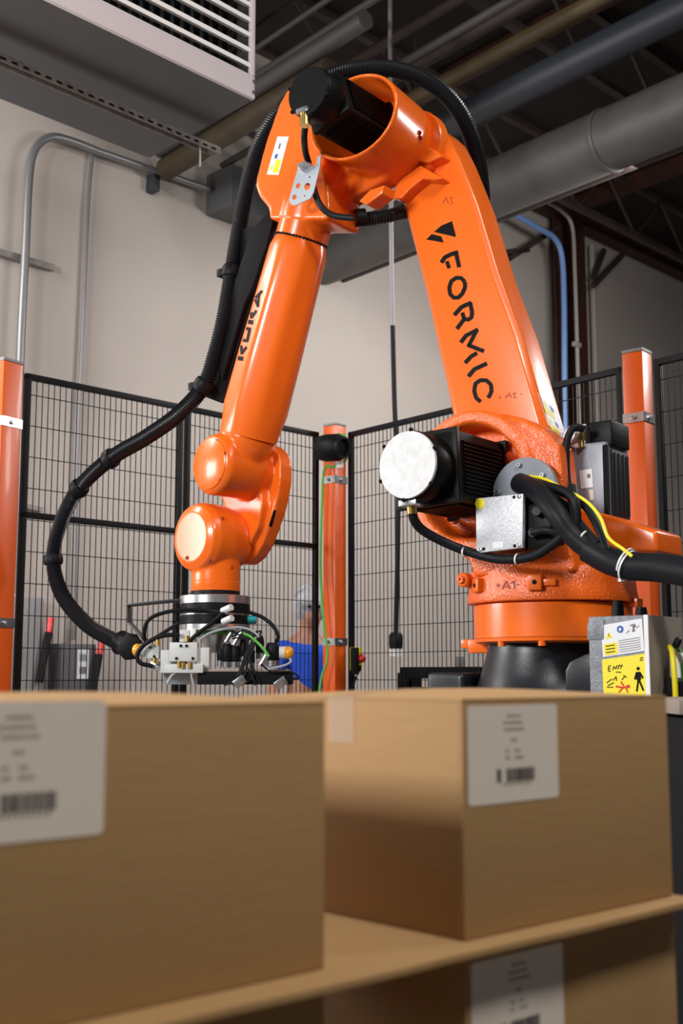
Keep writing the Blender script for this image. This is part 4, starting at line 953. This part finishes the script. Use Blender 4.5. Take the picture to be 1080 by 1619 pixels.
tc_('air_hose', [(284, 1003), (255, 1006), (230, 1018), (217, 1035), (222, 1048), (240, 1053)], .0095)
tc_('air_hose', [(394, 968, .12), (415, 976, .12), (432, 990, .10), (440, 1006, .08), (437, 1014, .06)], .0085)
tc_('air_hose', [(283, 985, .06), (262, 998, .06), (240, 1012, .06)], .008)
tc_('grey_tube', [(315, 1012), (330, 1002), (352, 995), (378, 992), (398, 997), (410, 1007)], .0055, 'cableg')
tc_('green_cable', [(312, 1006, .06), (322, 998, .08), (345, 997, .1)], .007, 'green'); tc_('green_cable', [(385, 1001), (398, 1008), (415, 1024), (425, 1038)], .006, 'green')
tc_('grey_tube', [(265, 1080), (272, 1068), (285, 1060), (296, 1058)], .006, 'cableg'); tc_('grey_tube', [(304, 1060), (303, 1070), (306, 1082)], .005, 'cableg')
for i in range(12):
    x0 = random.uniform(365, 395); x2 = random.uniform(372, 412)
    tc_('sensor_cable', [(x0, 1006+random.uniform(-5, 8)), (x0+random.uniform(8, 22), 1000+random.uniform(-4, 12)), (395+random.uniform(-8, 8), 1035+random.uniform(-8, 8)), (x2, 1062+random.uniform(0, 12)), (x2+random.uniform(-25, 8), 1084)], .0028+.0015*random.random(), 'cable')
tc_('sensor_cable', [(412, 1050), (430, 1062), (455, 1062), (468, 1066), (472, 1072), (462, 1073)], .004); tc_('sensor_cable', [(424, 1058), (450, 1052), (460, 1046), (458, 1040)], .005, 'cableg')
for (x, y) in ((379, 1078), (444, 1080)):
    p = V(x, y, YC-.19); MB().box(p, (Vector((.8, 0, .6)), FY, Vector((-.6, 0, .8))), (.05, .02, .035)).build('metal_tag', 'steel', tl_, bevel=.002)
# bracket from coupling to the hose end
pa, pb, pc_, pd2 = V(296, 948, YC+.0), V(203, 957, YC+.0), V(206, 985, YC+.0), V(228, 1010, YC-.02)
mb = MB(); wv = FY*.045
for a, b in ((pa, pb), (pb, pc_), (pc_, pd2)):
    nrm = (b-a).normalized().cross(FY)*.005; mb.prism([a-wv+nrm, b-wv+nrm, b-wv-nrm, a-wv-nrm], FY*.09)
mb.build('hose_bracket', 'motordark', tl_, bevel=.003)
hx = he+hd_*.045
e = MB().box(hx+hd_*.03, (hd_, N, hd_.cross(N)), (.06, .07, .06)).build('hose_clamp_body', 'motordark', tl_, bevel=.006)
MB().prism([V(x, y, YC-.02) for x, y in ((186, 1028), (205, 1000), (224, 1012), (232, 1030), (214, 1042), (200, 1044))], FY*-.05).build('clamp_cheek', 'blackp', tl_, bevel=.008)
screw('clamp_bolt', he+hd_*.07-FY*.04+ZZ*.01, -FY, .010, .012, 'steel', tl_)

#--PART3--
# ================================================================== PERSON behind the fence
pY = 8.15; hc = V(489, 968, pY)
per = empty('person', Vector((hc.x, pY, 0)), 'person in a blue shirt and white hair net behind the corner post, head turned down', 'person')
def skinned(name, verts, edges, radii, m, parent, sub_=2):
    o0 = org(parent); me = bpy.data.meshes.new(name); me.from_pydata([Vector(v)-o0 for v in verts], edges, [])
    o = bpy.data.objects.new(name, me); C.objects.link(o); o.parent = parent; ORG[o.name] = o0
    sk = o.modifiers.new('s', 'SKIN'); sk.use_smooth_shade = True
    for sv, r_ in zip(me.skin_vertices[0].data, radii): sv.radius = (r_[0], r_[1]) if isinstance(r_, tuple) else (r_, r_)
    me.skin_vertices[0].data[0].use_root = True
    sb = o.modifiers.new('d', 'SUBSURF'); sb.levels = sub_; sb.render_levels = sub_
    bpy.context.view_layer.update(); m2_ = bpy.data.meshes.new_from_object(o.evaluated_get(bpy.context.evaluated_depsgraph_get()))
    o.modifiers.clear(); o.data = m2_; m2_.materials.clear(); m2_.materials.append(M[m])
    for p in m2_.polygons: p.use_smooth = True
    return o
px0, pz = hc.x, hc.z
def b(x, y, z): return (px0+x, pY+y, z)
sz = pz-.225      # shoulder height
V_ = [b(.02, .05, .90), b(.01, .03, 1.12), b(-.01, .02, sz-.02), b(.0, 0, sz+.09), b(.01, -.01, pz-.06), b(.015, -.02, pz+.03),
      b(-.17, .02, sz-.03), b(-.24, -.04, sz-.30), b(-.20, -.26, sz-.42), b(-.16, -.33, sz-.43),
      b(.17, .02, sz-.03), b(.20, -.04, sz-.30), b(.20, -.26, sz-.42), b(.16, -.33, sz-.43),
      b(-.10, .05, .84), b(-.11, .04, .46), b(-.12, .07, .09), b(-.13, -.08, .045), b(.13, .05, .84), b(.13, .04, .46), b(.14, .07, .09), b(.14, -.08, .045)]
E_ = [(0, 1), (1, 2), (2, 3), (3, 4), (4, 5), (2, 6), (6, 7), (7, 8), (8, 9), (2, 10), (10, 11), (11, 12), (12, 13), (0, 14), (14, 15), (15, 16), (16, 17), (0, 18), (18, 19), (19, 20), (20, 21)]
Rr = [(.15, .11), (.14, .10), (.14, .095), .052, (.07, .085), (.078, .09), .062, .046, .036, .030, .062, .046, .036, .030, .085, .058, .045, .035, .085, .058, .045, .035]
skinned('body', V_, E_, Rr, 'skin', per)
skinned('shirt', [b(.02, .05, .88), b(.01, .03, 1.12), b(-.01, .02, sz), b(-.17, .02, sz-.02), b(-.23, -.03, sz-.25), b(.17, .02, sz-.02), b(.19, -.03, sz-.25)], [(0, 1), (1, 2), (2, 3), (3, 4), (2, 5), (5, 6)], [(.175, .13), (.165, .125), (.165, .115), .082, .066, .082, .066], 'shirt', per)
skinned('trousers', [b(.02, .05, .90), b(-.10, .05, .82), b(-.11, .04, .46), b(-.12, .07, .12), b(.13, .05, .82), b(.13, .04, .46), b(.14, .07, .12)], [(0, 1), (1, 2), (2, 3), (0, 4), (4, 5), (5, 6)], [(.16, .125), .10, .075, .065, .10, .075, .065], 'trousers', per)
for sx, yy in ((-.13, -.02), (.14, -.02)): MB().sphere(b(sx, yy, .045), .05, .95, 2.6, .9).build('shoe', 'dark', per)
hd0 = Vector(b(.015, -.02, pz+.02))
MB().sphere(hd0+Vector((.01, -.055, -.05)), .058, .9, .7, 1).build('jaw', 'skin', per)
MB().sphere(hd0+Vector((.02, -.105, -.02)), .016, .8, 1, 1.2).build('nose', 'skin', per)
for s in (-1, 1):
    MB().sphere(hd0+Vector((.02+s*.032, -.093, .012)), .011).build('eye', 'dark', per)
    MB().sphere(hd0+Vector((s*.085, .0, -.02)), .024, .5, 1, 1.3).build('ear', 'skin', per)
MB().sphere(hd0+Vector((.02, -.098, -.062)), .018, 1.3, .4, .3).build('mouth', 'red', per)
MB().sphere(hd0+Vector((-.005, .035, .035)), .118, .95, 1.0, 1.02, 28, 18).build('hair', 'hair', per)
# elastic gathered hair net: crumpled shell
mb = MB().sphere(hd0+Vector((-.008, .035, .038)), .130, .96, 1.02, 1.0, 40, 26)
for i, v in enumerate(mb.v):
    dv = v-(hd0+Vector((-.008, .035, .038))); a = math.atan2(dv.y, dv.x)
    mb.v[i] = v+dv*(.035*math.sin(9*a+dv.z*40)+.02*math.sin(23*a))
mb.build('hair_net', 'net', per)
for s, (x, y, z) in ((-1, (-.16, -.33, sz-.43)), (1, (.16, -.33, sz-.43))):
    P0 = Vector(b(x, y, z)); vv = [P0, P0+Vector((-s*.01, -.05, -.005))]; ee = [(0, 1)]; rr = [(.028, .018), (.038, .016)]
    for k in range(4):
        b0i = len(vv); ln = [.07, .08, .075, .06][k]; bx = P0+Vector(((k-1.5)*.020, -.075, -.008)); vv += [bx, bx+Vector((0, -ln*.5, -.012)), bx+Vector((0, -ln*.85, -.04))]; ee += [(1, b0i), (b0i, b0i+1), (b0i+1, b0i+2)]; rr += [.0095, .0085, .007]
    b0i = len(vv); vv += [P0+Vector((-s*.045, -.045, -.012)), P0+Vector((-s*.06, -.075, -.025))]; ee += [(0, b0i), (b0i, b0i+1)]; rr += [.011, .009]
    skinned('hand', vv, ee, rr, 'skin', per, 2)

# ================================================================== BOXES in the foreground
azb = math.radians(47.5); BA = Vector((math.sin(azb), math.cos(azb), 0)); BB = Vector((-BA.y, BA.x, 0))
ZT = H-.024; HBX = .278; ZB = ZT-HBX
def corner(px, py, z): return Pz(px, py, z)
CR_ = V(734, 1487, 1.376); CR_ = Pz(735, 1488, ZB); CL_ = Pz(513, 1531, ZB)
LB, DB = .435, .42
def boxg(c, name, label, left=False, side_dir=1, labelq=None, bulge=.010):
    """c = the front corner nearest the gap; box runs along +BA (or -BA when left) and back along BB"""
    X = -BA if left else BA
    t = empty('cardboard_box', c+X*LB/2+BB*DB/2, label, 'box')
    z1_ = HBX-.006; w_ = .005
    MB().prism([c, c+X*LB, c+X*LB+BB*w_, c+BB*w_], ZZ*z1_).build('front_wall', 'card', t, bevel=.0015)
    MB().prism([c+BB*(DB-w_), c+X*LB+BB*(DB-w_), c+X*LB+BB*DB, c+BB*DB], ZZ*z1_).build('back_wall', 'card', t, bevel=.0015)
    for s in (0, LB-w_): MB().prism([c+X*s+BB*w_, c+X*(s+w_)+BB*w_, c+X*(s+w_)+BB*(DB-w_), c+X*s+BB*(DB-w_)], ZZ*z1_).build('side_wall', 'card', t, bevel=.001)
    MB().prism([c+X*.003+BB*.003, c+X*(LB-.003)+BB*.003, c+X*(LB-.003)+BB*(DB-.003), c+X*.003+BB*(DB-.003)], ZZ*.004).build('box_bottom', 'card', t)
    # two top flaps meeting in the middle, gently bulged
    for s in (0, 1):
        mb = MB(); n, k_ = 10, 12
        for i in range(n+1):
            for j in range(k_+1):
                v = (i/n)*.499; v = v if s == 0 else 1-v; u = j/k_
                bul = bulge*math.sin(PI*v)*math.sin(PI*min(1, max(0, u)))**.5
                for dz in (0, .004): mb.v.append(c+X*LB*u+BB*DB*v+ZZ*(z1_+bul+dz))
        def id_(i, j, q): return (i*(k_+1)+j)*2+q
        for i in range(n):
            for j in range(k_):
                for q in (0, 1): mb.f.append((id_(i, j, q), id_(i+1, j, q), id_(i+1, j+1, q), id_(i, j+1, q)))
        for i in range(n):
            for j in (0, k_): mb.f.append((id_(i, j, 0), id_(i+1, j, 0), id_(i+1, j, 1), id_(i, j, 1)))
        for j in range(k_):
            for i in (0, n): mb.f.append((id_(i, j, 0), id_(i, j+1, 0), id_(i, j+1, 1), id_(i, j, 1)))
        mb.build('top_flap', 'card', t)
    # tape along the seam, folded down the near side
    mb = MB(); tw2 = .024; m_ = c+BB*DB/2
    pr_ = []
    for j in range(13): u = j/12; pr_.append((u*LB, z1_+.0045+bulge*math.sin(PI*u)**.5))
    prof = [(-.0012, z1_-.055), (-.0012, z1_+.0045)]+pr_+[(LB+.0012, z1_+.0045), (LB+.0012, z1_-.055)]
    for (ua, za), (ub, zb_) in zip(prof, prof[1:]):
        mb.add([m_+X*ua+BB*-tw2+ZZ*za, m_+X*ub+BB*-tw2+ZZ*zb_, m_+X*ub+BB*tw2+ZZ*zb_, m_+X*ua+BB*tw2+ZZ*za], [(0, 1, 2, 3)])
    mb.build('packing_tape', 'tape', t)
    # shipping label on the front
    if labelq:
        q = labelq   # (u0, u1 along BA from c; z0, z1 above c)
        def L(u, v, o=.0004): uu = q[0]+(q[1]-q[0])*u; return c+BA*uu+ZZ*(q[3]+(q[2]-q[3])*v)-BB*o
        rr = .04; pts = []
        for cx, cy, a0_ in ((rr, rr, 180), (1-rr, rr, 270), (1-rr, 1-rr, 0), (rr, 1-rr, 90)):
            for k in range(5): a = math.radians(a0_+k*22.5); pts.append((cx+rr*math.cos(a), cy+rr*math.sin(a)))
        lb = MB().prism([L(u, v) for u, v in pts], -BB*.0004).build('shipping_label', 'labelw', t)
        def rect(u0, v0, u1, v1, m, nm, o=.0010): return MB().prism([L(u0, v0, o), L(u1, v0, o), L(u1, v1, o), L(u0, v1, o)], -BB*.0002).build(nm, m, lb)
        for (u0, u1, v) in ((.42, .58, .10), (.38, .60, .17), (.39, .62, .24), (.46, .54, .35), (.40, .45, .46), (.50, .56, .46), (.40, .45, .53), (.50, .60, .53)):
            u = u0
            mb = MB()
            while u < u1-.01: wd = random.uniform(.006, .014); mb.prism([L(u, v, .001), L(u+wd, v, .001), L(u+wd, v+.026, .001), L(u, v+.026, .001)], -BB*.0002); u += wd+.008
            mb.build('print_line', 'inkgrey', lb)
        mb = MB(); u = .30
        while u < .72:
            wd = random.choice((.004, .006, .010, .014))
            if not .345 < u < .40: mb.prism([L(u, .655, .001), L(u+wd, .655, .001), L(u+wd, .79, .001), L(u, .79, .001)], -BB*.0002)
            u += wd+random.choice((.004, .006))
        mb.build('barcode', 'barink', lb)
        mb = MB()
        for k in range(10): u = .36+.034*k; mb.prism([L(u, .80, .001), L(u+.016, .80, .001), L(u+.016, .825, .001), L(u, .825, .001)], -BB*.0002)
        mb.build('print_line', 'inkgrey', lb)
    return t
# label extents measured along the box front
def lq(c, x0, y0, x1, y1):
    n_ = BB; a = Pplane(x0, y0, c, n_); b_ = Pplane(x1, y1, c, n_); return ((a-c).dot(BA), (b_-c).dot(BA), (b_.z-c.z), (a.z-c.z))
lR = lq(CR_, 738, 1116, 883, 1260)
lL = (-lR[1]+0, 0, 0, 0)
a_ = lq(CL_, 168, 1107, 168, 1318); lL = (a_[0]-(lR[1]-lR[0]), a_[0], a_[2], a_[3])
boxg(CR_, 'r', 'cardboard box with white barcode label, on top at the right', labelq=lR)
boxg(CL_, 'l', 'cardboard box with white barcode label, on top at the left in the foreground', left=True, labelq=lL)
dz = HBX+.016
for k, (nm) in enumerate(('second', 'third')):
    o_ = Vector((0, 0, -dz*(k+1)))
    if k == 0:
        boxg(CR_+o_, 'r', 'shaded cardboard box with label under the right top box and sheet', labelq=lR, bulge=.003)
        boxg(CL_+o_, 'l', 'shaded cardboard box under the left top box and sheet', left=True, bulge=.003)
    else:
        boxg(CR_+o_, 'r', 'cardboard box on the pallet below the right stack', bulge=.003); boxg(CL_+o_, 'l', 'cardboard box on the pallet below the left stack', left=True, bulge=.003)
# tier sheets
mid = (CR_+CL_)/2
for k in range(2):
    zc_ = ZB-dz*k-.001
    x0_, x1_ = (CL_-mid).dot(BA)-LB-.01, (CR_-mid).dot(BA)+LB+.012
    yf = -.045; pts = []; n = 60
    for i in range(n+1):
        x = x0_+(x1_-x0_)*i/n; pts.append(mid+BA*x+BB*(yf+.0012*math.sin(x*17)+.0006*math.sin(x*41)))
    pts += [mid+BA*x1_+BB*(DB+.03), mid+BA*x0_+BB*(DB+.03)]
    MB_ = MB().prism([Vector((p.x, p.y, zc_)) for p in pts], (0, 0, -.008))
    tag(MB_.build('tier_sheet', 'card', bevel=.001), 'flat cardboard sheet between the top boxes and the boxes below' if k == 0 else 'flat cardboard sheet lying on the lowest layer of boxes', 'cardboard sheet')
# pallet
zp = ZB-2*dz-.001
pt = empty('pallet', Vector((mid.x, mid.y, 0))+BB*.18, 'wooden pallet carrying the stacked cardboard boxes', 'pallet')
x0_, x1_ = (CL_-mid).dot(BA)-LB-.02, (CR_-mid).dot(BA)+LB+.02; LP = x1_-x0_
g2 = Vector((mid.x, mid.y, 0))
for k in range(5): MB().box(g2+BA*(x0_+x1_)/2+BB*(.00+.105*k)+ZZ*(zp-.010), (BA, BB, ZZ), (LP, .085, .02)).build('deck_board', 'wood', pt, bevel=.002)
for s in (.05, .5, .95): MB().box(g2+BA*(x0_+LP*s)+BB*.21+ZZ*((zp-.02)/2), (BA, BB, ZZ), (.08, .52, zp-.02)).build('stringer', 'wood', pt, bevel=.003)

# control equipment glimpsed right of the boxes
q0 = V(1085, 1300, 3.0)
eq = empty('control_cabinet', Vector((q0.x+.12, 3.1, 0)), 'dark control equipment partly seen at the right edge beside the boxes', 'cabinet')
zc_ = lambda y: V(1070, y, 2.9).z
MB().box((q0.x+.13, 3.1, zc_(1135)/2), (R_, FY, ZZ), (.30, .4, zc_(1135))).build('cabinet_body', 'dark', eq, bevel=.01)
MB().box((q0.x+.13, 3.1, zc_(1118)), (R_, FY, ZZ), (.34, .44, .035)).build('cabinet_top', 'weld', eq, bevel=.003)
for y in (1205, 1235): 
    for k in range(3): MB().box((q0.x+.0+.045*k, 2.893, zc_(y)), (R_, FY, ZZ), (.034, .02, .034)).build('terminal_block', 'panelgrey', eq, bevel=.003)
MB().box((q0.x+.02, 2.89, zc_(1232)), (R_, FY, ZZ), (.016, .02, .016)).build('indicator', 'yellow', eq)
